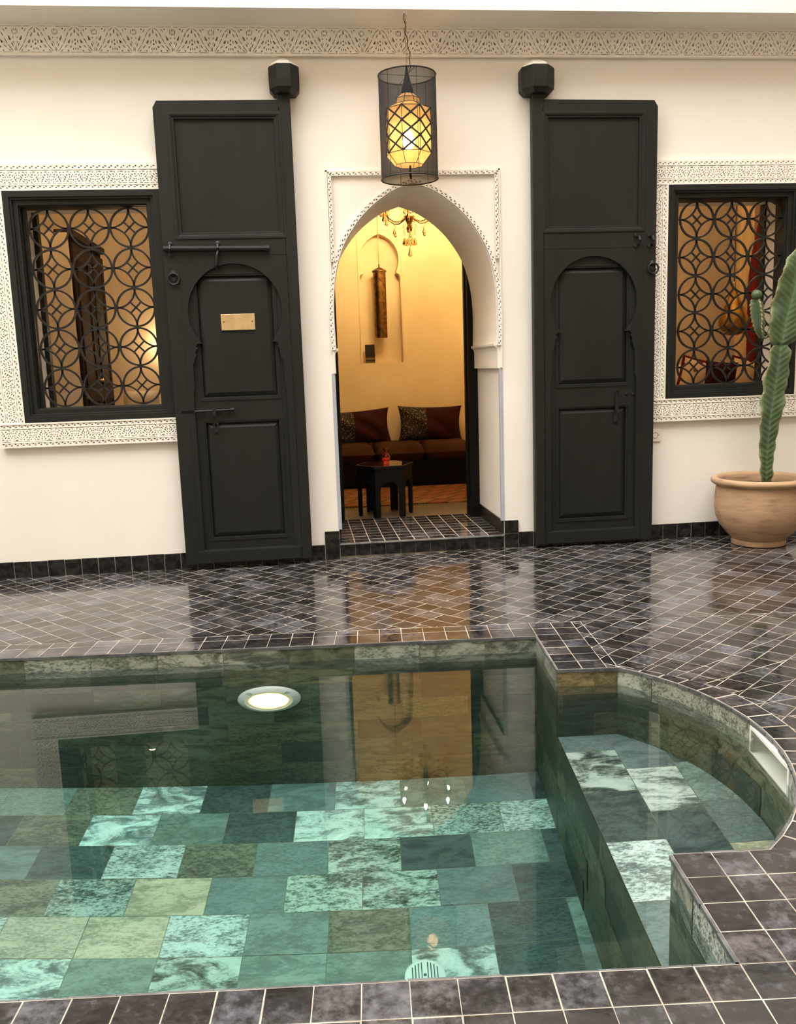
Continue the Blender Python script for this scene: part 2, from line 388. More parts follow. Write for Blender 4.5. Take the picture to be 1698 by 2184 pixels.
# ------------------------------------------------------------------ carved stucco
def strip_cells(mb, cells, holes, F, d_face, d_deep, w, h, margins=.0):
    """cells: number; each cell maps unit holes to F(cell_x, y, depth)"""
    for c in range(cells):
        o = [(0, 0), (1, 0), (1, 1), (0, 1)]
        G = lambda x, y, d, c=c: F(c + x, y, d)
        n = 6
        outer = [(i / n, 0) for i in range(n)] + [(1, j / 2) for j in range(2)] + [(1 - i / n, 1) for i in range(n)] + [(0, 1 - j / 2) for j in range(2)]
        mb.plate(outer, [list(reversed(hh)) for hh in holes], G, d_face, d_deep, back=False)
def dart(x0, y0, x1, y1, w, asp=1.0, kind='leaf'):
    dx, dy = x1 - x0, (y1 - y0) / asp; L = math.hypot(dx, dy) or 1e-6; nx, ny = -dy / L, dx / L
    prof = {'leaf': [(0, 0), (.3, .8), (.6, 1), (1, 0)], 'tear': [(0, .15), (.25, .5), (.75, 1), (1, .4)], 'slot': [(0, .6), (.5, 1), (1, .6)]}[kind]
    a = [(x0 + dx * t + nx * w * q / 2, y0 + (dy * t + ny * w * q / 2) * asp) for t, q in prof]
    b = [(x0 + dx * t - nx * w * q / 2, y0 + (dy * t - ny * w * q / 2) * asp) for t, q in reversed(prof)]
    pts = a + b; out = []
    for p in pts:
        if not out or math.hypot(p[0] - out[-1][0], p[1] - out[-1][1]) > 1e-4: out.append(p)
    if math.hypot(out[0][0] - out[-1][0], out[0][1] - out[-1][1]) < 1e-4: out.pop()
    ar = sum(out[i - 1][0] * out[i][1] - out[i][0] * out[i - 1][1] for i in range(len(out)))
    return out if ar > 0 else out[::-1]
def mirror(hs): return hs + [[(1 - x, y) for x, y in reversed(h)] for h in hs]
AS = .23 / .16
def fd(x0, y0, x1, y1, w, k='leaf'): return dart(x0, 1 - y0, x1, 1 - y1, w * 1.3, AS, k)
frieze_half = [  # x measured from the valley (0) to the peak (.5); y from the top
    fd(.465, .07, .36, .20, .016, 'slot'), fd(.345, .23, .29, .40, .016, 'slot'), fd(.275, .45, .20, .66, .016, 'slot'), fd(.185, .70, .075, .92, .016, 'slot'),
    fd(.435, .25, .385, .42, .022), fd(.375, .50, .325, .64, .045, 'tear'), fd(.30, .68, .22, .82, .018), fd(.19, .85, .12, .94, .02),
    fd(.44, .50, .43, .66, .018), fd(.405, .72, .37, .80, .03, 'tear'), fd(.33, .88, .30, .92, .035, 'tear'), fd(.45, .78, .44, .90, .018),
    fd(.22, .10, .19, .13, .04, 'tear'), fd(.29, .10, .24, .24, .016), fd(.17, .36, .12, .54, .045, 'tear'), fd(.10, .60, .055, .78, .02), fd(.065, .55, .03, .68, .014),
    fd(.07, .12, .055, .34, .014), fd(.06, .40, .05, .48, .018), fd(.02 + .06, .965, .33, .965, .012, 'slot'), fd(.37, .965, .485, .965, .010, 'slot'),
    fd(.03, .035, .17, .035, .010, 'slot'), fd(.21, .035, .40, .035, .010, 'slot')]
frieze_holes = mirror(frieze_half) + [fd(.5, .10, .5, .27, .030, 'tear'), fd(.5, .47, .5, .57, .026), fd(.5, .61, .5, .71, .036), fd(.5, .78, .5, .88, .022)]
# shift so that the peak is in the middle; centre-of-valley ornaments as halves on both ends are kept inside the cell
frieze_holes += [fd(.022, .10, .022, .20, .018), fd(.978, .10, .978, .20, .018), fd(.020, .26, .020, .34, .016), fd(.980, .26, .980, .34, .016), fd(.018, .76, .018, .92, .016, 'tear'), fd(.982, .76, .982, .92, .016, 'tear')]
mb = MB(); z0, z1 = 3.195, 3.350; x0 = -4.57
mb.box(-4.6, -.002, z0 - .012, 5.0, 0, z1 + .0)
strip_cells(mb, 41, frieze_holes, lambda s, y, d: Vector((x0 + s * .2305, d, z0 + y * (z1 - z0))), -.030, -.003, .23, .16)
mb.box(-4.6, -.032, z1, 5.0, 0, z1 + .007); mb.box(-4.6, -.032, z0 - .012, 5.0, 0, z0)
struct('trim_1', mb, M['stucco'])

AB = .135 / .085
def ad(x0, y0, x1, y1, w, k='leaf'): return dart(x0, y0, x1, y1, w * 1.45, AB, k)
arab = mirror([
    ad(.05, .86, .11, .74, .035), ad(.03, .70, .07, .60, .03, 'tear'), ad(.10, .60, .19, .42, .04, 'tear'), ad(.05, .50, .04, .36, .03), ad(.07, .27, .16, .40, .04),
    ad(.04, .16, .10, .24, .035, 'tear'), ad(.20, .84, .33, .86, .03, 'slot'), ad(.17, .70, .27, .56, .035), ad(.30, .72, .38, .62, .04, 'tear'), ad(.38, .86, .43, .76, .03),
    ad(.31, .50, .40, .50, .03), ad(.25, .40, .34, .28, .035, 'tear'), ad(.19, .24, .30, .16, .035), ad(.37, .38, .44, .26, .03), ad(.43, .60, .455, .46, .028),
    ad(.36, .14, .44, .17, .03), ad(.02, .04, .25, .045, .018, 'slot'), ad(.29, .06, .44, .04, .022, 'slot'), ad(.02, .955, .46, .955, .016, 'slot')]) + [ad(.5, .72, .5, .58, .03), ad(.5, .36, .5, .22, .035, 'tear')]
tri = [[(.08, .14), (.50, .14), (.29, .62)], [(.42, .86), (.92, .86), (.67, .40)]]
def surround(name, X0, Z0, X1, Z1, bw, label=None):
    """carved frame of band width bw round the rectangle (its inner edge)"""
    mb = MB(); fz = -.034; dp = -.004
    def band(P, ex, ey, L):
        P = Vector(P); ex = Vector(ex); ey = Vector(ey)
        def rng(a, b, L=L):
            return lambda s, y, d, n: P + ex * (s * L / n) + ey * (a + (b - a) * y) + Vector((0, d, 0))
        nt_ = max(1, round(L / .036)); f = rng(.010, .030); strip_cells(mb, nt_, tri, lambda s, y, d: f(s, y, d, nt_), fz, dp, .036, .02)
        g = rng(bw - .030, bw - .010); strip_cells(mb, nt_, tri, lambda s, y, d: g(s, y, d, nt_), fz, dp, .036, .02)
        na = max(1, round(L / .135)); h = rng(.036, bw - .036); strip_cells(mb, na, arab, lambda s, y, d: h(s, y, d, na), fz, dp, .135, .085)
        for a, b, e in ((0, .010, .004), (.030, .036, .002), (bw - .036, bw - .030, .002), (bw - .010, bw, .0)):
            q = [P + ey * a, P + ex * L + ey * a, P + ex * L + ey * b, P + ey * b]
            fr = [v + Vector((0, fz - e, 0)) for v in q]; bk = [v.copy() for v in q]
            mb.mesh(fr + bk, [(0, 1, 2, 3), (0, 4, 5, 1), (1, 5, 6, 2), (2, 6, 7, 3), (3, 7, 4, 0)])
    W = X1 - X0 + 2 * bw; H = Z1 - Z0
    band((X0 - bw, 0, Z0), (1, 0, 0), (0, 0, -1), W); band((X0 - bw, 0, Z1), (1, 0, 0), (0, 0, 1), W)
    band((X0, 0, Z0), (0, 0, 1), (-1, 0, 0), H); band((X1, 0, Z0), (0, 0, 1), (1, 0, 0), H)
    mb.plate([(X0 - bw, Z0 - bw), (X1 + bw, Z0 - bw), (X1 + bw, Z1 + bw), (X0 - bw, Z1 + bw)], [list(reversed(rect(X0, Z0, X1, Z1)))], FXZ, -.0035, 0)
    return struct(name, mb, M['stucco'])
surround('trim_2', LW[0], LW[1], LW[2] + .055, LW[3], .156); surround('trim_3', *RW, .156)
# zig-zag bead round the doorway: rectangular panel line and arch line
mb = MB()
def path_strip(path, w, holes, period, closed=False):
    P = [Vector((x, 0, z)) for x, z in path]; L = [0]
    for i in range(1, len(P)): L.append(L[-1] + (P[i] - P[i - 1]).length)
    n = max(1, round(L[-1] / period)); tot = L[-1]
    def F(s, y, d):
        t = min(max(s / n * tot, 0), tot - 1e-6); i = 0
        while L[i + 1] < t: i += 1
        u = (t - L[i]) / (L[i + 1] - L[i]); p = P[i].lerp(P[i + 1], u)
        def tan(j): return (P[min(j + 1, len(P) - 1)] - P[max(j - 1, 0)]).normalized()
        tg = tan(i).lerp(tan(i + 1), u).normalized(); nn = Vector((tg.z, 0, -tg.x))
        q = p + nn * (y - .5) * w; return Vector((q.x, d, q.z))
    strip_cells(mb, n, holes, F, -.020, -.001, period, w)
bead = [(-.0, 0)]
tri2 = [[(.10, .20), (.55, .20), (.33, .62)], [(.45, .82), (.92, .82), (.70, .42)]]
ah = arch_half(.020); path_strip([(ACX + x, z) for x, z in ah], .026, tri2, .036); path_strip([(ACX - x, z) for x, z in reversed(ah)], .026, tri2, .036)
ax0, ax1, az0, az1 = .262, 1.345, 1.40, 2.490
path_strip([(ax0, az0 + .55), (ax0, az1)], .022, tri2, .036); path_strip([(ax1, az1), (ax1, az0 + .55)], .022, tri2, .036); path_strip([(ax0, az1), (ax1, az1)], .022, tri2, .036)
for x0, z0, x1, z1 in ((ax0 - .024, 1.24, ax0 - .014, az1 + .024), (ax1 + .014, 1.24, ax1 + .024, az1 + .024), (ax0 - .024, az1 + .014, ax1 + .024, az1 + .024)):
    mb.box(x0, -.014, z0, x1, 0, z1)
struct('trim_4', mb, M['stucco'])
# corbels under the arch springing and the painted corner beads of the lower jambs
mb = MB()
for sg in (1, -1):
    pr = [(.572, 1.235), (.545, 1.235), (.545, 1.350), (.540, 1.372), (.522, 1.386), (.520, 1.400), (.540, 1.400), (.572, 1.400)]
    mb.plate([(ACX + sg * x, z) for x, z in pr][::(1 if sg > 0 else -1)], [], FXZ, .012, .80)
struct('trim_5', mb, M['plaster'])
mb = MB()
for x0, x1 in ((ACX - .576, ACX - .552), (ACX + .552, ACX + .576)):
    mb.mesh([(x0, -.003, .19), (x1, -.003, .19), (x1, .02, .19), (x0, .02, .19), (x0, -.003, 1.234), (x1, -.003, 1.234), (x1, .02, 1.234), (x0, .02, 1.234)], [(0, 1, 5, 4), (1, 2, 6, 5), (2, 3, 7, 6), (3, 0, 4, 7), (4, 5, 6, 7)])
struct('trim_6', mb, M['chamfer'])

# ------------------------------------------------------------------ floor tiles
def clip(poly, a, b, c):   # keep a*x+b*y<=c
    out = []
    for i in range(len(poly)):
        p, q = poly[i - 1], poly[i]; dp = a * p[0] + b * p[1] - c; dq = a * q[0] + b * q[1] - c
        if dp <= 0: out.append(p)
        if (dp < 0 < dq) or (dq < 0 < dp):
            t = dp / (dp - dq); out.append((p[0] + (q[0] - p[0]) * t, p[1] + (q[1] - p[1]) * t))
    r = []
    for p in out:
        if not r or math.hypot(p[0] - r[-1][0], p[1] - r[-1][1]) > 1e-5: r.append(p)
    return r
def shrink(poly, d):
    n = len(poly); ar = sum(poly[i - 1][0] * poly[i][1] - poly[i][0] * poly[i - 1][1] for i in range(n))
    if ar < 0: poly = poly[::-1]
    out = poly
    for i in range(n):
        p, q = poly[i], poly[(i + 1) % n]; ex, ey = q[0] - p[0], q[1] - p[1]; L = math.hypot(ex, ey)
        if L < 1e-5: continue
        nx, ny = ey / L, -ex / L   # outward for ccw
        out = clip(out, nx, ny, nx * p[0] + ny * p[1] - d)
        if len(out) < 3: return []
    return out
def area(p): return abs(sum(p[i - 1][0] * p[i][1] - p[i][0] * p[i - 1][1] for i in range(len(p)))) / 2
FL = MB(); GR = MB()
def tile(poly, g=.0012, zb=0.0, tiltk=1.0, fn=PW, zf=zoff, gd=.0004):
    s = shrink(poly, g + random.uniform(-.0006, .0008))
    if len(s) < 3 or area(s) < 2.5e-4: return
    cx = sum(p[0] for p in s) / len(s); cy = sum(p[1] for p in s) / len(s)
    tx, ty = random.uniform(-.0026, .0026) * tiltk, random.uniform(-.0026, .0026) * tiltk; h = random.gauss(0, .00006) * tiltk
    GR.poly([(lambda w: (w.x, w.y, zb + zf(w.x, w.y) - gd))(fn(*p)) for p in poly])
    FL.cur = (random.random(), random.random(), random.random(), 1)
    top = []; e = .0022
    s2 = shrink(s, e)
    if len(s2) != len(s):
        s2 = s
    def W_(p, dz):
        w = fn(p[0], p[1]); return (w.x, w.y, zb + zf(w.x, w.y) + h + tx * (p[0] - cx) + ty * (p[1] - cy) + dz)
    n = len(s)
    if s2 is s: FL.poly([W_(p, 0) for p in s]); base = s
    else:
        # match the two loops by nearest index
        k0 = min(range(n), key=lambda k: math.hypot(s2[k][0] - s[0][0], s2[k][1] - s[0][1])); s2 = s2[k0:] + s2[:k0]
        FL.poly([W_(p, 0) for p in s2])
        for i in range(n):
            j = (i + 1) % n; FL.poly([W_(s[i], -.0004), W_(s[j], -.0004), W_(s2[j], 0), W_(s2[i], 0)])
    for i in range(n):
        j = (i + 1) % n; FL.poly([W_(s[i], -.0025 - .0), W_(s[j], -.0025), W_(s[j], -.0004 if s2 is not s else 0), W_(s[i], -.0004 if s2 is not s else 0)])

UE, VB, VF, VR0, VR1 = .7344, 3.927, 1.641, 2.062, 3.464
AC = (.36, 2.763); AR = .9415; UA = AC[0] + math.sqrt(AR ** 2 - (VR1 - AC[1]) ** 2)
def arcpt(t, r=AR): return (AC[0] + r * math.cos(t), AC[1] + r * math.sin(t))
t0 = math.asin((VR1 - AC[1]) / AR); t1 = -math.asin((AC[1] - VR0) / AR)
UL = -3.4
# convex pieces for the 45-degree field (each a list of half planes a,b,c)
def pieces():
    ps = []
    ps.append([(0, -1, -(VB + .205)), (-1, 0, 6.4), (1, 0, 5.2)])                             # behind the pool
    ps.append([(0, 1, VB + .205), (0, -1, -VR1), (-1, 0, -(UE + .207)), (1, 0, UA)])           # short bay beside the corner
    K = 14
    for k in range(K):                                                                   # fan outside the arc ring
        a = t0 + (t1 - t0) * k / K; b = t0 + (t1 - t0) * (k + 1) / K
        rr = AR + .012 + .088 * clamp((k + .5) / 4)
        p = arcpt(a, rr); q = arcpt(b, rr); ex, ey = q[0] - p[0], q[1] - p[1]; L = math.hypot(ex, ey); nx, ny = -ey / L, ex / L
        mx, my = arcpt((a + b) / 2, rr)
        if nx * (mx - AC[0]) + ny * (my - AC[1]) < 0: nx, ny = -nx, -ny
        hp = [(-nx, -ny, -(nx * p[0] + ny * p[1])), (1, 0, 5.2), (0, 1, VB + .205)]
        if k == 0: hp.append((-1, 0, -UA))
        else: hp.append((-math.sin(a), math.cos(a), -math.sin(a) * AC[0] + math.cos(a) * AC[1]))
        if k == K - 1: hp.append((0, -1, -VR0))
        else: hp.append((math.sin(b), -math.cos(b), math.sin(b) * AC[0] - math.cos(b) * AC[1]))
        ps.append(hp)
    return ps
PCS = pieces()
# rows: left of the seam they run along -45 deg, right of it along +45 deg
T = .1035; q2 = math.sqrt(.5)
def cell(p0, p1, q0, q1): # (p along +45, q along -45) -> uv
    return [((p * q2 + q * q2), (p * q2 - q * q2)) for p, q in ((p0, q0), (p1, q0), (p1, q1), (p0, q1))]
def add_field(c):
    us = [x[0] for x in c]; vs = [x[1] for x in c]
    if max(vs) < 1.9 or min(us) > 5.3 or max(us) < -6.5: return
    w = PW(sum(us) / 4, sum(vs) / 4)
    if w.y > .03 or w.x < -6.3 or w.x > 5.1: return
    for hp in PCS:
        q = c
        for a, b, cc in hp:
            q = clip(q, a, b, cc)
            if len(q) < 3: break
        if len(q) >= 3 and area(q) > 3e-4: tile(q)
SEAM = 36                                        # lattice diagonal p+q = const -> u ~ .37
I0, I1 = -20, 110; J0, J1 = -75, 60
seam_u = .42
for i in range(0, 100):                          # p bands
    p0 = (i - 20) * T
    jb = math.floor((seam_u / q2 - p0) / T)      # first q index right of the seam in this band
    # left part: run towards -q with drifting joints
    q = jb * T; r = random.Random(i * 17); off = r.uniform(-.25, .5) * T
    first = True
    while q > -9:
        L = T * (1 + r.uniform(-.03, .09)); 
        if first: L += off * (1 if off > 0 else 0); first = False
        add_field(cell(p0, p0 + T, q - L, q)); q -= L
for j in range(-60, 60):                         # q bands
    q0 = j * T
    ib = None
    for i in range(0, 100):
        p0 = (i - 20) * T
        if math.floor((seam_u / q2 - p0) / T) <= j: ib = i; break
    if ib is None: continue
    p = (ib - 20) * T; r = random.Random(j * 31 + 5); off = r.uniform(.0, .5) * T; first = True
    while p < 9:
        L = T * (1 + r.uniform(-.03, .08))
        if first: L += off; first = False
        add_field(cell(p, p + L, q0, q0 + T)); p += L
# border rows
def grid(u0, u1, v0, v1, nu, nv, jit=.002):
    us = [u0 + (u1 - u0) * k / nu for k in range(nu + 1)]; vs = [v0 + (v1 - v0) * k / nv for k in range(nv + 1)]
    for a in range(nu):
        for b in range(nv):
            j = [random.uniform(-jit, jit) for _ in range(4)]
            tile([(us[a], vs[b]), (us[a + 1], vs[b]), (us[a + 1], vs[b + 1]), (us[a], vs[b + 1])], g=.0012)
grid(UE - 40 * .1055, UE, VB, VB + .126, 40, 1); grid(UE - 40 * .1055, UE, VB + .126, VB + .205, 40, 1)
grid(UE, UE + .207, VR1, VB + .205, 2, 7)
tw = .1001
grid(UE - 42 * tw, UE, 1.641 - .1055, VF, 42, 1); grid(UE - 42 * tw, UE + 45 * tw, 1.641 - 12 * .1055, 1.641 - .1055, 87, 11)
grid(UE, UE + 3 * tw, VF - .1055, VR0, 3, 5)
grid(UE + 3 * tw, UE + 45 * tw, VF - .1055, VR0, 42, 5)
KR = 17
for k in range(KR):
    a = t0 + (t1 - t0) * k / KR; b = t0 + (t1 - t0) * (k + 1) / KR
    w0 = .012 + .088 * clamp((a - t0) / (t1 - t0) * 14 / 4); w1 = .012 + .088 * clamp((b - t0) / (t1 - t0) * 14 / 4)
    if w1 < .03: continue
    q = [arcpt(a, AR), arcpt(b, AR), arcpt(b, AR + w1), arcpt(a, AR + w0)]
    tile(q, g=.003)
fl = obj('floor', FL, M['zellige']); fl['kind'] = 'structure'
# grout bed, as one sheet around the pool
G = MB()
arc = [arcpt(t0 + (t1 - t0) * k / 28, AR) for k in range(29)]
pool_outline = [(UL, VF), (UE, VF), (UE, VR0)] + arc[::-1] + [(UE, VR1), (UE, VB), (UL, VB)]
def gbox(poly):   # subdivided sheet with the same fall as the tiles
    G.poly([(lambda w: (w.x, w.y, -.0060 + zoff(w.x, w.y)))(PW(*p)) for p in poly])
for i in range(30):
    ua, ub = -6.5 + i * .4, -6.5 + (i + 1) * .4
    for j in range(8):
        va = VB + j * .34; gbox([(ua, va), (ub, va), (ub, va + .34), (ua, va + .34)])
tris = [[(UE, VR1), (UA, VR1), (UA, VB), (UE, VB)]]
for k in range(28):
    p, q = arc[k], arc[k + 1]; P2 = (5.3, p[1]); Q2 = (5.3, q[1]); tris.append([p, P2, Q2, q])
tris += [[(UA, VR1), (5.3, VR1), (5.3, VB), (UA, VB)], [(UE, VF), (5.3, VF), (5.3, VR0), (UE, VR0)], [(-6.5, -3.8), (5.3, -3.8), (5.3, VF), (-6.5, VF)], [(-6.5, VF), (UL, VF), (UL, VB), (-6.5, VB)]]
for t in tris:
    p = [(x, y) for x, y in t]; gbox(p)
G.mesh(GR.v, GR.f); gr = obj('floor_grout', G, M['grout'], parent=fl)

# ------------------------------------------------------------------ skirting tiles, doorstep
def skirting(name, segs, mat_=M['blacktile']):
    mb = MB(); g = MB()
    for (x0, x1, zb, h, n, y) in segs:
        w = (x1 - x0) / n
        for k in range(n):
            xa, xb = x0 + k * w + .0016, x0 + (k + 1) * w - .0016; j = random.uniform(-.001, .001)
            za = zb + zoff((xa + xb) / 2, 0) + .001
            mb.box(xa, y - .014 + j, za, xb, y - .002, zb + h + random.uniform(-.0015, .001) + zoff((xa + xb) / 2, 0) * .5)
        g.box(x0, y - .011, zb - .02, x1, y, zb + h - .004 - .008)
    o = struct(name, mb, mat_, bevel=.002); obj('skirting_grout', g, M['grout'], parent=o); return o
n1 = round((ACX - .572 - .10 + 2.98) / .1072)
skirting('baseboard_back', [(ACX - .572 - .10 - n1 * .1072, ACX - .572 - .10, 0, .098, n1, 0), (ACX - .672, ACX - .572, 0, .095, 1, -.002), (ACX - .672, ACX - .572, .097, .092, 1, -.002),
                            (ACX + .572, ACX + .672, 0, .098, 1, -.002), (ACX + .572, ACX + .672, .100, .092, 1, -.002), (ACX + .672, ACX + .672 + 33 * .1045, .0, .105, 33, 0)])
mb = MB()
for sg, x in ((-1, ACX - .572), (1, ACX + .572)):
    for k in range(8):
        ya = .002 + k * .1; xa, xb = (x, x + .013) if sg < 0 else (x - .013, x)
        mb.box(xa, ya, .097, xb, ya + .097, .190)
struct('baseboard_doorway', mb, M['blacktile'], bevel=.002)
st = thing('doorstep', 'low black-tiled step filling the arched doorway between the two black doors', 'step', (ACX, .0, 0))
mb = MB(); mb.box(ACX - .571, .004, -.02, ACX + .571, .95, .0882); obj('step_core', mb, M['grout'], st)
mb = MB(); X0 = ACX - .570
for i in range(11):
    w = 1.14 / 11; mb.box(X0 + i * w + .002, -.006, .003, X0 + (i + 1) * w - .002, .004, .079)
obj('riser_tiles', mb, M['blacktile'], st, bevel=.0015)
FL, GR = MB(), MB()
for i in range(11):
    w = 1.14 / 11
    for j in range(9):
        a, b = X0 + i * w, X0 + (i + 1) * w; c, d = .018 + j * .1035, .018 + (j + 1) * .1035
        tile([(a, c), (b, c), (b, d), (a, d)], g=.0013, zb=.0890, tiltk=.25, gd=.0001, fn=lambda x, y: Vector((x, y, 0)), zf=lambda x, y: 0)
obj('tread_tiles', FL, M['zellige'], st); obj('tread_grout', GR, M['grout'], st)
mb = MB(); mb.box(ACX - .571, -.012, .079, ACX + .571, .017, .0895); obj('nosing', mb, M['grey'], st, bevel=.004)

# ------------------------------------------------------------------ windows: black wooden frames
def window(name, X0, Z0, X1, Z1, flip, label):
    root = thing(name, label, 'window', ((X0 + X1) / 2, 0, Z0)); root['kind'] = 'structure'
    mb = MB()
    for ins, y0, y1, w in ((0, -.038, .020, .038), (.034, -.028, .10, .018), (.050, -.012, .12, .032), (.078, .004, .14, .010)):
        mb.plate(rect(X0 + ins, Z0 + ins, X1 - ins + (.055 if ins == 0 and not flip else 0), Z1 - ins), [list(reversed(rect(X0 + ins + w, Z0 + ins + w, X1 - ins - w, Z1 - ins - w)))], FXZ, y0, y1)
    obj('window_frame', mb, M['black'], root, bevel=.002)
    # dark casement post standing in the deep reveal
    mb = MB()
    xa = X0 + .081 if not flip else X1 - .094
    mb.box(xa, .27, Z0 + .080, xa + (.013 if flip else .029), .335, Z1 - .080); obj('casement_post', mb, M['black'], root)
    return root
window('window_1', *LW, False, 'black framed window left of the nameplate door, in carved white stucco')
window('window_2', *RW, True, 'black framed window behind the tall cactus, in carved white stucco')
# iron grilles
def arcplate(mb, cx, cz, r, a0, a1, w, y0, y1, n=24):
    full = abs(abs(a1 - a0) - 2 * PI) < 1e-6
    vs = []; fs = []
    m = n if full else n + 1
    for k in range(m):
        a = a0 + (a1 - a0) * k / n
        for rr, y in ((r - w / 2, y0), (r + w / 2, y0), (r + w / 2, y1), (r - w / 2, y1)): vs.append((cx + rr * math.cos(a), y, cz + rr * math.sin(a)))
    for k in range(n):
        j = (k + 1) % m
        for q in range(4): fs.append((k * 4 + q, k * 4 + (q + 1) % 4, j * 4 + (q + 1) % 4, j * 4 + q))
    if not full: fs += [(0, 3, 2, 1), (n * 4, n * 4 + 1, n * 4 + 2, n * 4 + 3)]
    mb.mesh(vs, fs)
g = .2469
def grille(xc, zc, xo0, xo1, z0, z1, label, rails):
    root = thing('window_grille', label, 'grille', (xc + g, .05, z0), 'wrought iron window grilles')
    y0, y1 = .046, .060
    for j in range(5):
        for i in range(3):
            cx, cz = xc + i * g, zc - j * g
            mb = MB(); arcplate(mb, cx, cz, g / 2 - .005, 0, 2 * PI, .0115, y0, y1, 40)
            ring = obj('ring', mb, M['iron'], root)
            mb = MB()
            for q in range(4):
                a = q * PI / 2; kx, kz = cx + g / 2 * math.sqrt(2) * math.cos(a + PI / 4), cz + g / 2 * math.sqrt(2) * math.sin(a + PI / 4)
                arcplate(mb, kx, kz, g / 2 + .002, a + PI, a + 1.5 * PI, .0105, y0 + .001, y1 - .001, 12)
            L = .215 * g * .98
            for s in (1, -1):
                Mx = Matrix.Translation((cx, (y0 + y1) / 2, cz)) @ Matrix.Rotation(s * PI / 4, 4, 'Y')
                mb.box(-L, -.005, -.005, L, .005, .005, Mx)
            obj('star', mb, M['iron'], ring)
    for x in rails:
        mb = MB(); mb.box(x - .0045, y0 - .002, z0, x + .0045, y1 + .002, z1); obj('upright', mb, M['iron'], root)
    for z in (z0, z1):
        mb = MB(); mb.box(xo0, y0 - .002, z - .005, xo1, y1 + .002, z + .005); obj('rail', mb, M['iron'], root)
    for j in range(5):
        z = zc - j * g
        for a, b in ((xc - g / 2, xo0 - .055), (xc + 2.5 * g, xo1 + .055)):
            mb = MB(); mb.tube([(a, .053, z), (b, .053, z)], .004); obj('fixing_pin', mb, M['iron'], root)
    return root
grille(-1.505, 2.193, -1.652, -.862, 1.070, 2.322, 'black iron circle grille of the left window, before the dark wardrobe', (-1.648, -1.634, -.874, -.866 + .012))
grille(2.745, 2.184, 2.588, 3.388, 1.054, 2.316, 'black iron circle grille of the right window, partly behind the cactus', (2.592, 2.604, 3.372, 3.384))

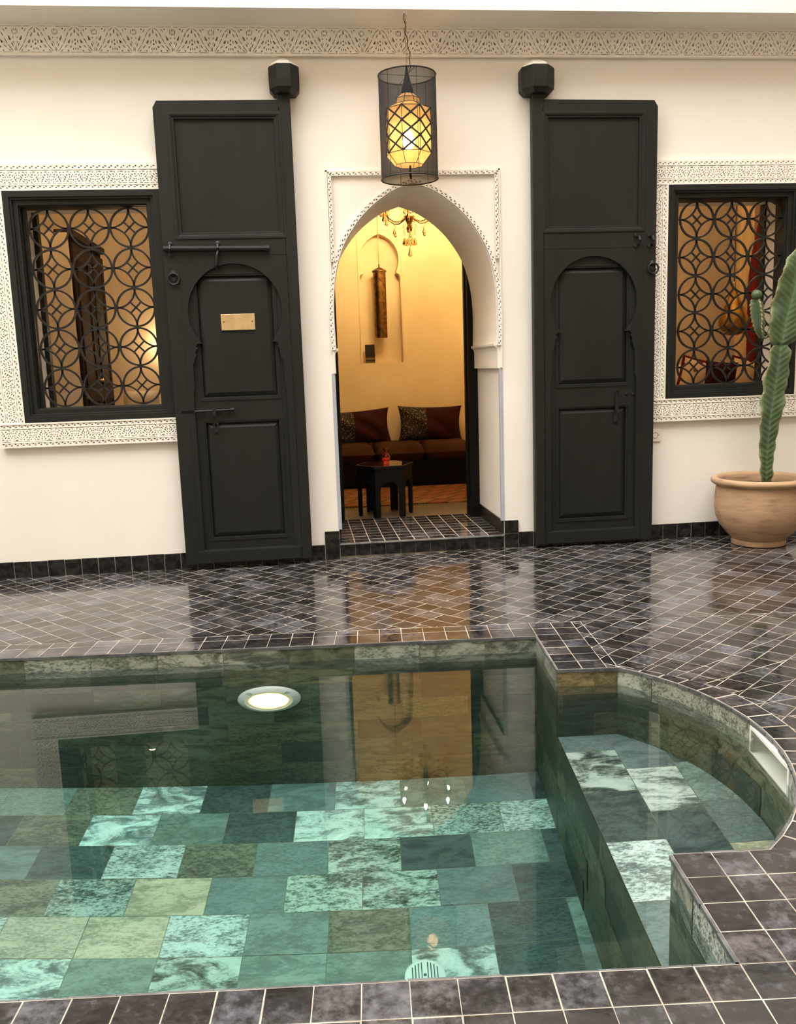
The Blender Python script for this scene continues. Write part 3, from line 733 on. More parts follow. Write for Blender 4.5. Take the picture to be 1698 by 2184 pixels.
# ------------------------------------------------------------------ the two tall door leaves
def leaf(name, side, label):
    """local s from the pivot post outer edge; side=+1: s grows to +X (right leaf)"""
    xh = 1.572 if side > 0 else .035
    X = (lambda s: xh + s) if side > 0 else (lambda s: xh - s)
    root = thing(name, label, 'door', (X(.42), -.06, .02)); root['kind'] = 'structure'
    def P(pts): # polygon in (s,z) -> world x,z, kept counter-clockwise
        q = [(X(s), z) for s, z in pts]; return q if side > 0 else q[::-1]
    def bxs(mb, s0, z0, s1, z1, y0, y1): xa, xb = sorted((X(s0), X(s1))); mb.box(xa, y0, z0, xb, y1, z1)
    def ringp(mb, s0, z0, s1, z1, w, y0, y1): mb.plate(P(rect(s0, z0, s1, z1)), [P(rect(s0 + w, z0 + w, s1 - w, z1 - w))[::-1]], FXZ, y0, y1)
    YF = -.085; YB = -.035
    # pivot post with the neck that turns in the block above
    mb = MB(); mb.plate(P([(0, .018), (.068, .018), (.068, 2.86), (.078, 2.92), (.080, 2.99), (-.004, 2.99), (-.004, 2.90)]), [], FXZ, YF - .004, YB + .01)
    obj('pivot_post', mb, M['black'], root, bevel=.006)
    # carcass with two openings: square panel above, wicket below
    hs = .408
    def keyhole():
        pts = [(.297, .112), (.297, 1.145), (.287, 1.175), (.287, 1.325), (.276, 1.345), (.268, 1.375), (.262, 1.380), (.268, 1.395), (.262, 1.415), (.250, 1.425), (.262, 1.436), (.250, 1.452)]
        c = 1.648; R = .296
        a0 = math.atan2(1.452 - c, .225)
        for k in range(0, 15):
            a = a0 + (PI / 2 - a0) * k / 14; pts.append((R * math.cos(a), c + R * math.sin(a)))
        return pts
    kh = keyhole(); key = [(hs + x, z) for x, z in kh] + [(hs - x, z) for x, z in reversed(kh[:-1])]
    mb = MB()
    mb.plate(P([(.070, .022), (.830, .022), (.830, 2.872), (.806, 2.910), (.070, 2.915)]), [P(rect(.092, 2.122, .722, 2.818))[::-1], P(key)[::-1]], FXZ, YF, YB)
    obj('leaf_board', mb, M['black'], root, bevel=.002)
    # mouldings of the upper panel
    mb = MB(); ringp(mb, .058, 2.094, .748, 2.842, .016, YF - .006, YF); ringp(mb, .074, 2.108, .736, 2.830, .010, YF - .003, YF + .004)
    ringp(mb, .088, 2.120, .724, 2.820, .014, YF + .004, YB); obj('upper_moulding', mb, M['black'], root, bevel=.002)
    mb = MB(); bxs(mb, .088, 2.120, .724, 2.820, YF + .020, YB); obj('upper_panel', mb, M['black'], root)
    # thin plank joints read as shallow strips
    mb = MB(); bxs(mb, .741, .030, .745, 1.99, YF - .0015, YF); bxs(mb, .070, 1.994, .745, 1.998, YF - .0015, YF); bxs(mb, .064, .03, .067, 1.99, YF - .0055, YF - .003)
    obj('joint_bead', mb, M['black'], root)
    # the small arched wicket behind the keyhole cut
    wk = MB(); yw = YF + .024
    wk.plate(P([(hs - .30, .108), (hs + .30, .108), (hs + .30, 1.95), (hs - .30, 1.95)]), [P(rect(hs - .236, 1.112, hs + .236, 1.870))[::-1], P(rect(hs - .235, .192, hs + .235, .945))[::-1]], FXZ, yw, yw + .026)
    wick = obj('wicket', wk, M['black'], root, bevel=.002)
    def panel(s0, z0, s1, z1):
        m1 = MB(); ringp(m1, s0 - .022, z0 - .022, s1 + .022, z1 + .022, .010, yw - .005, yw)
        # sloping bevel into the panel
        o = P(rect(s0 - .002, z0 - .002, s1 + .002, z1 + .002)); i = P(rect(s0 + .030, z0 + .030, s1 - .030, z1 - .030))
        if side < 0: pass
        for k in range(4):
            j = (k + 1) % 4; m1.poly([(o[k][0], yw + .020, o[k][1]), (o[j][0], yw + .020, o[j][1]), (i[j][0], yw + .006, i[j][1]), (i[k][0], yw + .006, i[k][1])])
        m1.poly([(x, yw + .006, z) for x, z in i]); obj('wicket_panel', m1, M['black'], root if False else wick)
    panel(hs - .236, 1.112, hs + .236, 1.870); panel(hs - .235, .192, hs + .235, .945)
    mb = MB(); bxs(mb, .082, .026, .745, .106, YF - .004, YF); obj('kick_rail', mb, M['black'], root, bevel=.004)
    if side < 0:
        b = MB(); z = 2.036; b.tube([(X(.826), YF - .018, z + .004), (X(.18), YF - .018, z - .006)], .0155, 12); b.tube([(X(.20), YF - .018, z - .006), (X(.172), YF - .018, z - .006)], .019, 12)
        bolt = obj('long_bolt', b, M['iron'], root, smooth=False)
        b = MB()
        for s in (.785, .492):
            for dz in (-.03, .03): b.lathe([(0, 0), (.016, 0), (.016, .006), (.006, .010), (0, .010)], n=12, M=Matrix.Translation((X(s), YF, z + dz)) @ Matrix.Rotation(PI / 2, 4, 'X'))
            arcM = Matrix.Translation((X(s), YF - .012, z)) @ Matrix.Rotation(PI / 2, 4, 'Y')
            b.torus((0, 0, 0), .016, .006, 16, 6, M=None) if False else b.tube([(X(s), YF + .002, z + .024), (X(s), YF - .022, z + .022), (X(s), YF - .034, z), (X(s), YF - .022, z - .022), (X(s), YF + .002, z - .024)], .008, 6)
        obj('bolt_staples', b, M['iron'], bolt)
        b = MB(); b.tube([(X(.492), YF - .03, 2.02), (X(.500), YF - .03, 1.99), (X(.504), YF - .028, 1.95), (X(.505), YF - .026, 1.905)], [.006, .009, .011, .010], 8); obj('bolt_handle', b, M['iron'], bolt, smooth=True)
    else:
        b = MB()
        for s in (.705, .798):
            b.tube([(X(s), YF + .002, 2.062), (X(s), YF - .024, 2.058), (X(s), YF - .034, 2.036), (X(s), YF - .024, 2.014), (X(s), YF + .002, 2.010)], .0085, 6)
            for dz in (-.034, .034): b.lathe([(0, 0), (.014, 0), (.012, .008), (0, .010)], n=10, M=Matrix.Translation((X(s) - .018, YF, 2.036 + dz)) @ Matrix.Rotation(PI / 2, 4, 'X'))
        obj('bolt_staples', b, M['iron'], root)
    # knocker ring
    rs = .777 if side < 0 else .808; rz = 1.855
    b = MB(); b.torus((X(rs), YF - .014, rz), .034, .0065, 28, 8, M=Matrix.Rotation(PI / 2, 3, 'X')); kn = obj('knocker_ring', b, M['iron'], root, smooth=True)
    b = MB(); b.lathe([(0, 0), (.020, 0), (.018, .006), (.008, .016), (0, .018)], n=14, M=Matrix.Translation((X(rs), YF, rz + .036)) @ Matrix.Rotation(PI / 2, 4, 'X')); b.lathe([(0, 0), (.018, 0), (.014, .004), (0, .005)], n=14, M=Matrix.Translation((X(rs), YF, rz)) @ Matrix.Rotation(PI / 2, 4, 'X')); obj('ring_boss', b, M['iron'], kn)
    if side < 0:
        mb = MB(); mb.box(X(.504), yw - .004, 1.534, X(.291), yw + .006, 1.634); pl = tag(obj('nameplate', mb, M['brass'], root, bevel=.001), 'blank brass plate with two screws')
        mb = MB()
        for s in (.488, .307): mb.lathe([(0, 0), (.005, 0), (.004, .003), (0, .003)], n=10, M=Matrix.Translation((X(s), yw - .004, 1.586)) @ Matrix.Rotation(PI / 2, 4, 'X'))
        obj('plate_screws', mb, M['oldbrass'], pl)
        mb = MB(); mb.tube([(X(.46), yw - .020, 1.030), (X(.705), yw - .020, 1.026)], .0075, 8); mb.tube([(X(.455), yw - .02, 1.030), (X(.478), yw - .02, 1.030)], .012, 8); mb.box(X(.594), yw - .034, .990, X(.572), yw - .012, 1.042)
        for s in (.66, .55, .50): mb.box(X(s + .006), yw - .022, 1.012, X(s - .006), yw, 1.046)
        obj('latch_bolt', mb, M['iron'], wick, bevel=.001)
        mb = MB(); mb.box(X(.790), YF - .0022, 1.018, X(.712), YF + .002, 1.034); obj('latch_slot', mb, M['blackcloth'], root)
        mb = MB(); pts = [(.566, .950), (.566, .905), (.578, .885), (.590, .905), (.590, .950)]
        mb.plate(P([(.562, .955), (.562, .905), (.569, .888), (.580, .884), (.591, .888), (.598, .905), (.598, .955)]), [P([(.575, .942), (.575, .912), (.585, .912), (.585, .942)])[::-1]], FXZ, yw - .006, yw + .006); obj('keyhole_plate', mb, M['iron'], wick)
    else:
        mb = MB(); mb.tube([(X(.562), yw - .012, 1.046), (X(.570), yw - .022, 1.060), (X(.584), yw - .012, 1.050)], .007, 6)
        mb.plate(P([(.566, 1.045), (.578, 1.045), (.588, .925), (.588, .905), (.560, .905), (.560, .925)]), [], FXZ, yw - .016, yw - .010); mb.box(X(.552), yw - .008, .850, X(.580), yw + .006, .903)
        obj('hasp', mb, M['iron'], wick, bevel=.001)
        mb = MB()
        for s, z in ((.645, 1.035), (.690, 1.032)): mb.lathe([(0, 0), (.012, 0), (.010, .006), (0, .008)], n=10, M=Matrix.Translation((X(s), yw, z)) @ Matrix.Rotation(PI / 2, 4, 'X'))
        obj('old_studs', mb, M['iron'], wick)
    return root
leaf('door_1', -1, 'tall black wooden door leaf with a brass nameplate and long iron bolt, left of the archway')
leaf('door_2', 1, 'tall black wooden door leaf without nameplate, right of the archway near the cactus')
def block(cx, w, dpt, label, slant):
    root = thing('pivot_block', label, 'bracket', (cx, 0, 2.95), 'black wooden pivot blocks over the doors')
    mb = MB(); hw = w / 2
    prof = [(-hw, 0.001), (-hw, -dpt * .55), (-hw * .45, -dpt), (hw * .45, -dpt), (hw, -dpt * .55), (hw, 0.001)]
    lv = [(2.945, .70), (2.975, .98), (3.02, 1.0), (3.095, 1.0), (3.105, .96)]
    vs = []; n = len(prof)
    for z, k in lv:
        for x, y in prof: vs.append((cx + x * k, min(.0, y * (k if k > .9 else .85)), z))
    fs = [tuple(reversed(range(n))), tuple((len(lv) - 1) * n + i for i in range(n))]
    for i in range(len(lv) - 1):
        for k in range(n): fs.append((i * n + k, i * n + (k + 1) % n, (i + 1) * n + (k + 1) % n, (i + 1) * n + k))
    mb.mesh(vs, fs); obj('block', mb, M['black'], root, bevel=.003)
    mb = MB(); lv = [(3.107, .95), (3.135, .72), (3.165, .30)]; vs = []
    for z, k in lv:
        for x, y in prof: vs.append((cx + x * k, min(0, y * k), z))
    fs = [tuple((len(lv) - 1) * n + i for i in range(n))]
    for i in range(len(lv) - 1):
        for k in range(n): fs.append((i * n + k, i * n + (k + 1) % n, (i + 1) * n + (k + 1) % n, (i + 1) * n + k))
    mb.mesh(vs, fs); tag(obj('plaster_cap', mb, M['plaster'], root), 'sloping white plaster cap')
    return root
block(.008, .188, .155, 'black faceted wooden block holding the pivot of the nameplate door', 0)
block(1.607, .215, .155, 'black faceted wooden block holding the pivot of the right door', 1)
# wall socket half hidden beside the right door
t = thing('wall_socket', 'cream wall socket just right of the right door, under the window trim', 'socket', (2.447, 0, .735))
mb = MB(); mb.box(2.405, -.010, .694, 2.488, 0, .780); obj('cover_plate', mb, M['switch'], t, bevel=.002)
mb = MB(); mb.torus((2.448, -.0105, .737), .020, .0016, 24, 6, M=Matrix.Rotation(PI / 2, 3, 'X')); mb.box(2.466, -.0115, .736, 2.476, -.0095, .739); obj('round_mark', mb, M['red'], t)

# ------------------------------------------------------------------ pool
pool = thing('swimming_pool', 'small green stone plunge pool with a rounded bay, sunk in the dark tiled floor', 'pool', tuple(PW(-.6, 2.7, -1.43)))
PAL = dict(W=(.15, .165, .11, .6), X=(.07, .09, .065, .5), Y=(.22, .21, .11, .7), S=(.36, .37, .31, .8), U=(.30, .24, .12, .6), A=(.72, .74, .70, .85), B=(.28, .33, .29, .4), C=(.085, .11, .105, .6), D=(.66, .53, .38, .45), E=(.24, .22, .15, .7), F=(.50, .52, .47, 1.0), G=(.22, .265, .26, .35), H=(.78, .82, .78, .8))
def tint(k, j=.12):
    r, g_, b, v = PAL[k]; m = 1 + random.uniform(-j, j); return (r * m * random.uniform(.97, 1.03), g_ * m, b * m * random.uniform(.97, 1.03), v)
ZB = -1.43
fb = MB()
rows = {0: (-.87, 'BEAEHCGFBGC'), 1: (-1.021 - .306 * 0, None), }
def rowtiles(v1, v0, seams, kinds):
    for k in range(len(seams) - 1):
        a, b = seams[k], min(seams[k + 1], UE)
        if a >= UE: break
        fb.cur = tint(kinds[k % len(kinds)]); e = .0014; z = ZB + random.uniform(-.001, .001)
        fb.poly([PW(a + e, v0 + e, z), PW(b - e, v0 + e, z), PW(b - e, v1 - e, z), PW(a + e, v1 - e, z)])
L3 = .306
def seams_(first, start, n): return [first + L3 * (k - start) for k in range(n)]
spec = [  # v top, seam reference, index of that seam, slab kinds from the far left
    (3.927, -1.463, 7, 'BGEBFBB' + 'EHCGABGC'), (3.711, -1.634, 6, 'GEBCGC' + 'EHBCAHFAC'), (3.497, -1.479, 6, 'BGCEGG' + 'CAEGFCBCG'), (3.290, -1.334, 7, 'GBEFBBE' + 'FDGFFGCB'),
    (3.083, -1.154, 8, 'BGECBGAD' + 'DABEGCB'), (2.877, -1.156, 8, 'EGBBGAFA' + 'BFBBACG'), (2.672, -1.02, 8, 'BAEGBFGBEAGBFCG'), (2.467, -1.16, 8, 'GBAEBFGCBAGBEFC'), (2.262, -1.02, 8, 'ABGEFBAGCBEABGF'), (2.057, -1.16, 8, 'BGEAFBCGBAEGBFA'), (1.852, -1.02, 8, 'GBAFEGBCABGEFBA')]
for k, (vt, ref, idx, kinds) in enumerate(spec):
    vb = spec[k + 1][0] if k + 1 < len(spec) else VF
    rowtiles(vt, vb, [ref + L3 * (i - idx) for i in range(17)], kinds)
obj('pool_floor_slabs', fb, M['slate'], pool)
mb = MB(); mb.poly([PW(UL - .02, VF - .02, ZB - .002), PW(UE + .02, VF - .02, ZB - .002), PW(UE + .02, VB + .02, ZB - .002), PW(UL - .02, VB + .02, ZB - .002)]); mb.poly([PW(UE, VR0 - .05, -.612), PW(1.45, VR0 - .05, -.612), PW(1.45, VR1 + .05, -.612), PW(UE, VR1 + .05, -.612)])
wj = mb
# ledge slabs
fb = MB(); ZL = -.61
led = [(UE, .940, [(3.48, 3.327, 'G'), (3.327, 3.014, 'F'), (3.014, 2.701, 'C'), (2.701, 2.394, 'H'), (2.394, 2.04, 'G')]), (.940, 1.137, [(3.48, 3.172, 'G'), (3.172, 2.868, 'A'), (2.868, 2.56, 'C'), (2.56, 2.25, 'B'), (2.25, 2.04, 'G')]), (1.137, 1.40, [(3.48, 3.20, 'C'), (3.20, 2.912, 'B'), (2.912, 2.655, 'G'), (2.655, 2.35, 'D'), (2.35, 2.04, 'B')])]
for a, b, l in led:
    for v1, v0, k in l:
        fb.cur = tint(k); e = .0014
        fb.poly([PW(a + e, v0 + e, ZL), PW(b - e, v0 + e, ZL), PW(b - e, v1 - e, ZL), PW(a + e, v1 - e, ZL)])
obj('bay_floor_slabs', fb, M['slate'], pool)
# wall courses
wb = MB()
courses = [(-.013, -.170), (-.170, -.375), (-.375, -.61), (-.61, -.82), (-.82, -1.025), (-1.025, -1.23), (-1.23, -1.43)]
def wall_run(path, c0, c1, inward, kinds='WXWYXWXXWY', skip=None, L0=0.0, top='SSUSWS'):
    P = [Vector((x, y)) for x, y in path]; acc = [0]
    for i in range(1, len(P)): acc.append(acc[-1] + (P[i] - P[i - 1]).length)
    tot = acc[-1]
    def at(t):
        t = clamp(t, 0, tot); i = 0
        while i < len(P) - 2 and acc[i + 1] < t: i += 1
        u = (t - acc[i]) / (acc[i + 1] - acc[i]); p = P[i].lerp(P[i + 1], u); d = (P[i + 1] - P[i]).normalized(); n = Vector((-d.y, d.x)) * inward
        return p, n
    for ci in range(c0, c1):
        za, zb = courses[ci]; t = -random.uniform(0, .3) if ci % 2 else -.15 + L0
        while t < tot:
            a, b = max(t, 0), min(t + .306, tot); t += .306
            if b - a < .004: continue
            wb.cur = tint(random.choice(top if ci == 0 else kinds), .18); j = random.uniform(.001, .004)
            ns = max(1, int((b - a) / .06)) if len(P) > 2 else 1
            for s in range(ns):
                x0, x1 = a + (b - a) * s / ns, a + (b - a) * (s + 1) / ns
                if skip and skip[0] < (x0 + x1) / 2 < skip[1] and ci <= 0: continue
                e0 = .0012 if s == 0 else 0; e1 = .0012 if s == ns - 1 else 0
                (p, n), (q, m) = at(x0 + e0), at(x1 - e1); jn = j
                wb.poly([PW(p.x + n.x * jn, p.y + n.y * jn, zb + .0012), PW(q.x + m.x * jn, q.y + m.y * jn, zb + .0012), PW(q.x + m.x * jn, q.y + m.y * jn, za - .0012), PW(p.x + n.x * jn, p.y + n.y * jn, za - .0012)])
    for i in range(len(P) - 1):
        p, q = P[i], P[i + 1]
        mid = (acc[i] + acc[i + 1]) / 2; zt = -.0015 if c0 == 0 else courses[c0][0]
        if skip and skip[0] < mid < skip[1]: zt = -.17
        wj.poly([PW(p.x, p.y, courses[c1 - 1][1] - .012), PW(q.x, q.y, courses[c1 - 1][1] - .012), PW(q.x, q.y, zt), PW(p.x, p.y, zt)])
wall_run([(UL, VB), (UE, VB)], 0, 7, -1, L0=.06)
wall_run([(UE, VB), (UE, VR1)], 0, 7, -1); wall_run([(UE, VR1), (UE, VR0)], 3, 7, -1); wall_run([(UE, VR0), (UE, VF)], 0, 7, -1, top='FSF')
wall_run([(UE, VF), (UL, VF)], 0, 7, -1); wall_run([(UL, VF), (UL, VB)], 0, 7, -1)
wall_run([(UE, VR1), (UA, VR1)], 0, 3, -1, top='U')
arcp = [arcpt(t0 + (t1 - t0) * k / 28, AR) for k in range(29)]
arcL = AR * (t0 - t1); a_sk0 = AR * (t0 - math.asin((2.868 - AC[1]) / AR)); a_sk1 = AR * (t0 - math.asin((2.560 - AC[1]) / AR))
seg = arcL / 28; a_sk0 = round(a_sk0 / seg) * seg; a_sk1 = round(a_sk1 / seg) * seg
wall_run(arcp, 0, 3, -1, kinds='WXWYW', skip=(a_sk0, a_sk1), top='SFSF'); wall_run([(UA, VR0), (UE, VR0)], 0, 3, -1)
obj('pool_wall_slabs', wb, M['slate'], pool)
obj('joints', wj, M['joint'], pool)
# coping: exposed tile edges
mb = MB(); cop = [(UL, VB), (UE, VB), (UE, VR1), (UA, VR1)] + arcp[1:-1] + [(UA, VR0), (UE, VR0), (UE, VF), (UL, VF)]
for i in range(len(cop) - 1):
    p, q = Vector(cop[i]), Vector(cop[i + 1]); d = (q - p).normalized(); n = Vector((d.y, -d.x)); L = (q - p).length; m = max(1, round(L / .1))
    for k in range(m):
        a = p + d * (L * k / m + .001); b = p + d * (L * (k + 1) / m - .001); o = -.006 + random.uniform(-.003, .001)
        a2, b2 = a - n * o * -1, b - n * o * -1
        q1 = [(a + n * -o), (b + n * -o)]; q0 = [(a - n * .02), (b - n * .02)]
        zt, zb_ = -.0012, -.013 + random.uniform(-.002, .001)
        vs = [PW(q1[0].x, q1[0].y, zb_), PW(q1[1].x, q1[1].y, zb_), PW(q0[1].x, q0[1].y, zb_), PW(q0[0].x, q0[0].y, zb_), PW(q1[0].x, q1[0].y, zt), PW(q1[1].x, q1[1].y, zt), PW(q0[1].x, q0[1].y, zt), PW(q0[0].x, q0[0].y, zt)]
        mb.mesh(vs, [(0, 3, 2, 1), (4, 5, 6, 7), (0, 1, 5, 4), (1, 2, 6, 5), (2, 3, 7, 6), (3, 0, 4, 7)])
obj('coping_edge', mb, M['grey'], pool)
# water body
def arc_out(r): return [arcpt(t0 + (t1 - t0) * k / 28, r) for k in range(29)]
wo = [(UL - .01, VF - .01), (UE + .01, VF - .01), (UE + .01, VR0 - .01), (UA, VR0 - .01)] + arc_out(AR + .20)[::-1][1:-1] + [(UA, VR1 + .01), (UE + .01, VR1 + .01), (UE + .01, VB + .01), (UL - .01, VB + .01)]
mb = MB(); mb.plate(wo, [], lambda x, y, d: PW(x, y, d), WAT, -1.55)
tag(obj('pool_water', mb, M['water'], loc=None), 'still clear green water filling the stone pool', 'water', kind='stuff')
# skimmer box in the bay wall
ta = t0 - a_sk0 / AR; tb = t0 - a_sk1 / AR; tm = (ta + tb) / 2
sk = thing('skimmer_box', 'white plastic skimmer opening set in the curved bay wall of the pool', 'skimmer', tuple(PW(*arcpt(tm), -.17)))
ex = Vector((-math.sin(tm), math.cos(tm))); er = Vector((math.cos(tm), math.sin(tm))); hw = math.hypot(arcpt(ta)[0] - arcpt(tb)[0], arcpt(ta)[1] - arcpt(tb)[1]) / 2
cm = Vector(arcpt(tm, AR * math.cos((ta - tb) / 2)))
def SKP(x, y, d): p = cm + ex * x + er * d; return PW(p.x, p.y, y)
mb = MB(); z0, z1 = -.172, -.018; t_ = .012
mb.plate(rect(-hw, z0, hw, z1), [rect(-hw + t_, z0 + t_, hw - t_, z1 - t_)[::-1]], SKP, -.004, .150); obj('skimmer_frame', mb, M['white'], sk)
mb = MB(); mb.plate(rect(-hw, z0, hw, z1), [], SKP, .150, .158); obj('skimmer_back', mb, M['white'], sk)
# underwater light
def lampM(u, z): return Matrix.Translation(PW(u, VB - .006, z)) @ Matrix.Rotation(PSI, 4, 'Z') @ Matrix.Rotation(PI / 2, 4, 'X')
pl = thing('pool_light', 'round white underwater lamp, lit, on the far pool wall', 'pool light', tuple(PW(-.532, VB, -.53)))
Ml = lampM(-.532, -.53)
mb = MB(); mb.lathe([(.100, .030), (.112, .034), (.140, .022), (.148, .010), (.148, 0), (.09, 0), (.09, .028), (.100, .030)], n=48, M=Ml)
rim = obj('lamp_rim', mb, M['white'], pl, autos=.7)
for a in (PI * .25, PI * .75):
    mb = MB()
    for k in (-1, 0, 1):
        aa = a + k * .07; p = Ml @ Vector((.110 * math.cos(aa), .110 * math.sin(aa), .0345)); q = Ml @ Vector((.136 * math.cos(aa), .136 * math.sin(aa), .0265)); mb.tube([p, q], .0013, 5)
    obj('rim_slot', mb, M['grey'], rim)
mb = MB(); mb.lathe([(0, .034), (.05, .033), (.092, .026), (.098, .020)], n=40, M=Ml); obj('lamp_lens', mb, M['poolbulb'], pl, smooth=True)
# floor drain
dr = thing('pool_drain', 'round white slotted drain cover on the pool floor at the near edge', 'drain cover', tuple(PW(.112, 2.745, ZB)))
mb = MB(); mb.lathe([(.072, 0), (.072, .012), (.066, .016), (0, .020)], c=tuple(PW(.112, 2.745, ZB)), n=40); dc = obj('drain_cover', mb, M['white'], dr, autos=.8)
mb = MB()
for k in range(-4, 5):
    if abs(k) < 1: continue
    h = math.sqrt(max(0, .056 ** 2 - (k * .011) ** 2)); p = PW(.112 + k * .011, 2.745 - h, ZB + .0185); q = PW(.112 + k * .011, 2.745 + h, ZB + .0185)
    mb.tube([p, q], .0022, 5)
mb.lathe([(0, 0), (.006, 0), (.006, .003), (0, .003)], c=tuple(PW(.112, 2.745, ZB + .019)), n=12)
obj('drain_slots', mb, M['grey'], dr)
# small petals floating on the water
def petal(name, u, v, L, label):
    mb = MB(); c = PW(u, v, WAT + .0015); vs = []
    for k in range(10):
        a = 2 * PI * k / 10; vs.append(c + Vector((L * math.cos(a), L * .42 * math.sin(a), .002 * math.cos(2 * a))))
    mb.poly(vs); mb.poly([v_ + Vector((0, 0, -.001)) for v_ in reversed(vs)]); tag(obj(name, mb, M['petal'], loc=tuple(c)), label, 'petal', 'petals floating on the pool')
petal('floating_petal', *(-.845, 3.02), .012, 'tiny pale petal floating below the reflected grille of the left window')
petal('floating_petal', *(-1.43, 2.42), .014, 'tiny yellowish petal floating at the far left of the water')

# ------------------------------------------------------------------ hanging lantern
LX, LY = .746, -.262
ln = thing('hanging_lantern', 'black gauze cylinder lantern with a lit amber paper lamp inside, hung before the arch', 'lantern', (LX, LY, 2.40))
RG = .1745
mb = MB()
for k in range(64):
    a, b = 2 * PI * k / 64, 2 * PI * (k + 1) / 64
    mb.poly([(LX + RG * math.cos(t), LY + RG * math.sin(t), z) for t, z in ((a, 2.402), (b, 2.402), (b, 3.0), (a, 3.0))])
obj('gauze_shade', mb, M['gauze'], ln, smooth=True)
for z in (2.402, 3.0):
    mb = MB(); mb.torus((LX, LY, z), RG, .0042, 48, 8); obj('hoop', mb, M['iron'], ln, smooth=True)
for k in range(6):
    a = PI / 6 + k * PI / 3 + .2; mb = MB(); mb.tube([(LX + RG * math.cos(a), LY + RG * math.sin(a), 2.402), (LX + RG * math.cos(a), LY + RG * math.sin(a), 3.0)], .0017, 5); obj('wire', mb, M['iron'], ln)
mb = MB()
for a in (.15, PI / 2 + .15): mb.tube([(LX - RG * math.cos(a), LY - RG * math.sin(a), 3.0), (LX + RG * math.cos(a), LY + RG * math.sin(a), 3.0)], .0018, 5)
obj('cross_wire', mb, M['iron'], ln)
octp = [(.088, 2.483), (.141, 2.545), (.141, 2.802), (.078, 2.834), (.074, 2.866), (.036, 2.896)]
mb = MB()
def oc(r, z, k): a = 2 * PI * k / 8 + PI / 8; return (LX + r * math.cos(a), LY + r * math.sin(a), z)
for i in range(len(octp) - 1):
    for k in range(8): mb.poly([oc(*octp[i], k), oc(*octp[i], k + 1), oc(*octp[i + 1], k + 1), oc(*octp[i + 1], k)])
inner = obj('paper_lamp', mb, M['paper'], ln); tag(inner, 'octagonal amber paper lamp')
mb = MB(); st_ = .0022
for i, (r, z) in enumerate(octp):
    mb.tube([oc(r, z, k) for k in range(8)], st_, 5, closed=True)
for i in range(len(octp) - 1):
    for k in range(8): mb.tube([oc(*octp[i], k), oc(*octp[i + 1], k)], st_, 5)
for k in range(8):
    A, B = Vector(oc(.142, 2.545, k)), Vector(oc(.142, 2.545, k + 1)); H = .257; up_ = Vector((0, 0, 1)); m = (A + B) / 2
    for z0, z1 in ((0, .086), (.086, .171), (.171, .257)):
        for p, q in ((A + up_ * z0, m + up_ * (z0 + z1) / 2), (B + up_ * z0, m + up_ * (z0 + z1) / 2), (m + up_ * (z0 + z1) / 2, A + up_ * z1), (m + up_ * (z0 + z1) / 2, B + up_ * z1)): mb.tube([p, q], .0058, 5)
obj('lattice', mb, M['iron'], inner)
mb = MB(); mb.lathe([(.038, 2.893), (.036, 2.915), (.026, 2.95), (.016, 2.985), (.010, 3.02), (.005, 3.055), (0, 3.056)], c=(LX, LY, 0), n=20); obj('lamp_cap', mb, M['blackcloth'], ln, smooth=True)
mb = MB(); mb.lathe([(0, 2.575), (.022, 2.582), (.038, 2.605), (.041, 2.625), (.030, 2.662), (.012, 2.69), (.010, 2.70)], c=(LX, LY, 0), n=20); obj('light_bulb', mb, M['bulb_big'], ln, smooth=True)
mb = MB(); mb.tube([(LX, LY, 2.70), (LX, LY, 2.90)], .012, 8); obj('bulb_socket', mb, M['iron'], ln)
mb = MB()
for k in range(14):
    z = 3.056 + k * .0215; 
    M3 = Matrix.Rotation(PI / 2, 3, 'X') @ Matrix.Identity(3)
    if k % 2: M3 = Matrix.Rotation(PI / 2, 3, 'Z') @ M3
    pts = []
    for q in range(12):
        a = 2 * PI * q / 12; v = Vector((.0042 * math.cos(a), .0135 * math.sin(a), 0)); pts.append(M3 @ v + Vector((LX + .004 * math.sin(k * .7), LY, z + .012)))
    mb.tube(pts, .0011, 5, closed=True)
obj('chain', mb, M['oldbrass'], ln)
mb = MB(); cpts = []
for k in range(40):
    t = k / 39; cpts.append((LX + .012 + .018 * math.sin(t * 5.0) * (1 - t) + .004 * math.sin(t * 26) - .018 * t * (t > .2), LY - .006, 3.02 + t * .335))
mb.tube(cpts, .0024, 6); obj('cord', mb, M['blackcloth'], ln)
mb = MB(); mb.lathe([(.004, 3.34), (.012, 3.352), (.014, 3.3565)], c=(LX, LY, 0), n=14); obj('ceiling_hook', mb, M['white'], ln)
mb = MB(); mb.tube([(LX + .005, LY, 2.483), (LX + .004, LY + .004, 2.44), (LX + .008, LY, 2.404)], [.006, .008, .006], 6); obj('tail_cord', mb, M['blackcloth'], ln)

# ------------------------------------------------------------------ potted cactus
PX, PY = 3.058, -.325
pot = thing('terracotta_pot', 'large round terracotta pot with a rolled rim, standing on the dark tiles by the wall', 'pot', (PX, PY, 0))
prof = [(.150, 0), (.172, .004), (.176, .022), (.170, .038), (.180, .050), (.215, .085), (.255, .135), (.280, .190), (.290, .25), (.290, .32), (.284, .38), (.280, .408), (.298, .412), (.314, .426), (.318, .442), (.308, .456), (.292, .460), (.276, .454), (.266, .440), (.262, .40), (.262, .36)]
mb = MB(); mb.lathe(prof, c=(PX, PY, 0), n=72); mb.f = [f for f in mb.f if len(f) < 40 or True]
obj('pot_body', mb, M['terracotta'], pot, autos=1.0)
mb = MB(); random.seed(3)
vs = [(PX, PY, .405)]; n = 40
for r in (.09, .18, .262):
    for k in range(n): a = 2 * PI * k / n; vs.append((PX + r * math.cos(a), PY + r * math.sin(a), .40 + random.uniform(-.008, .010) - (.012 if r > .2 else 0)))
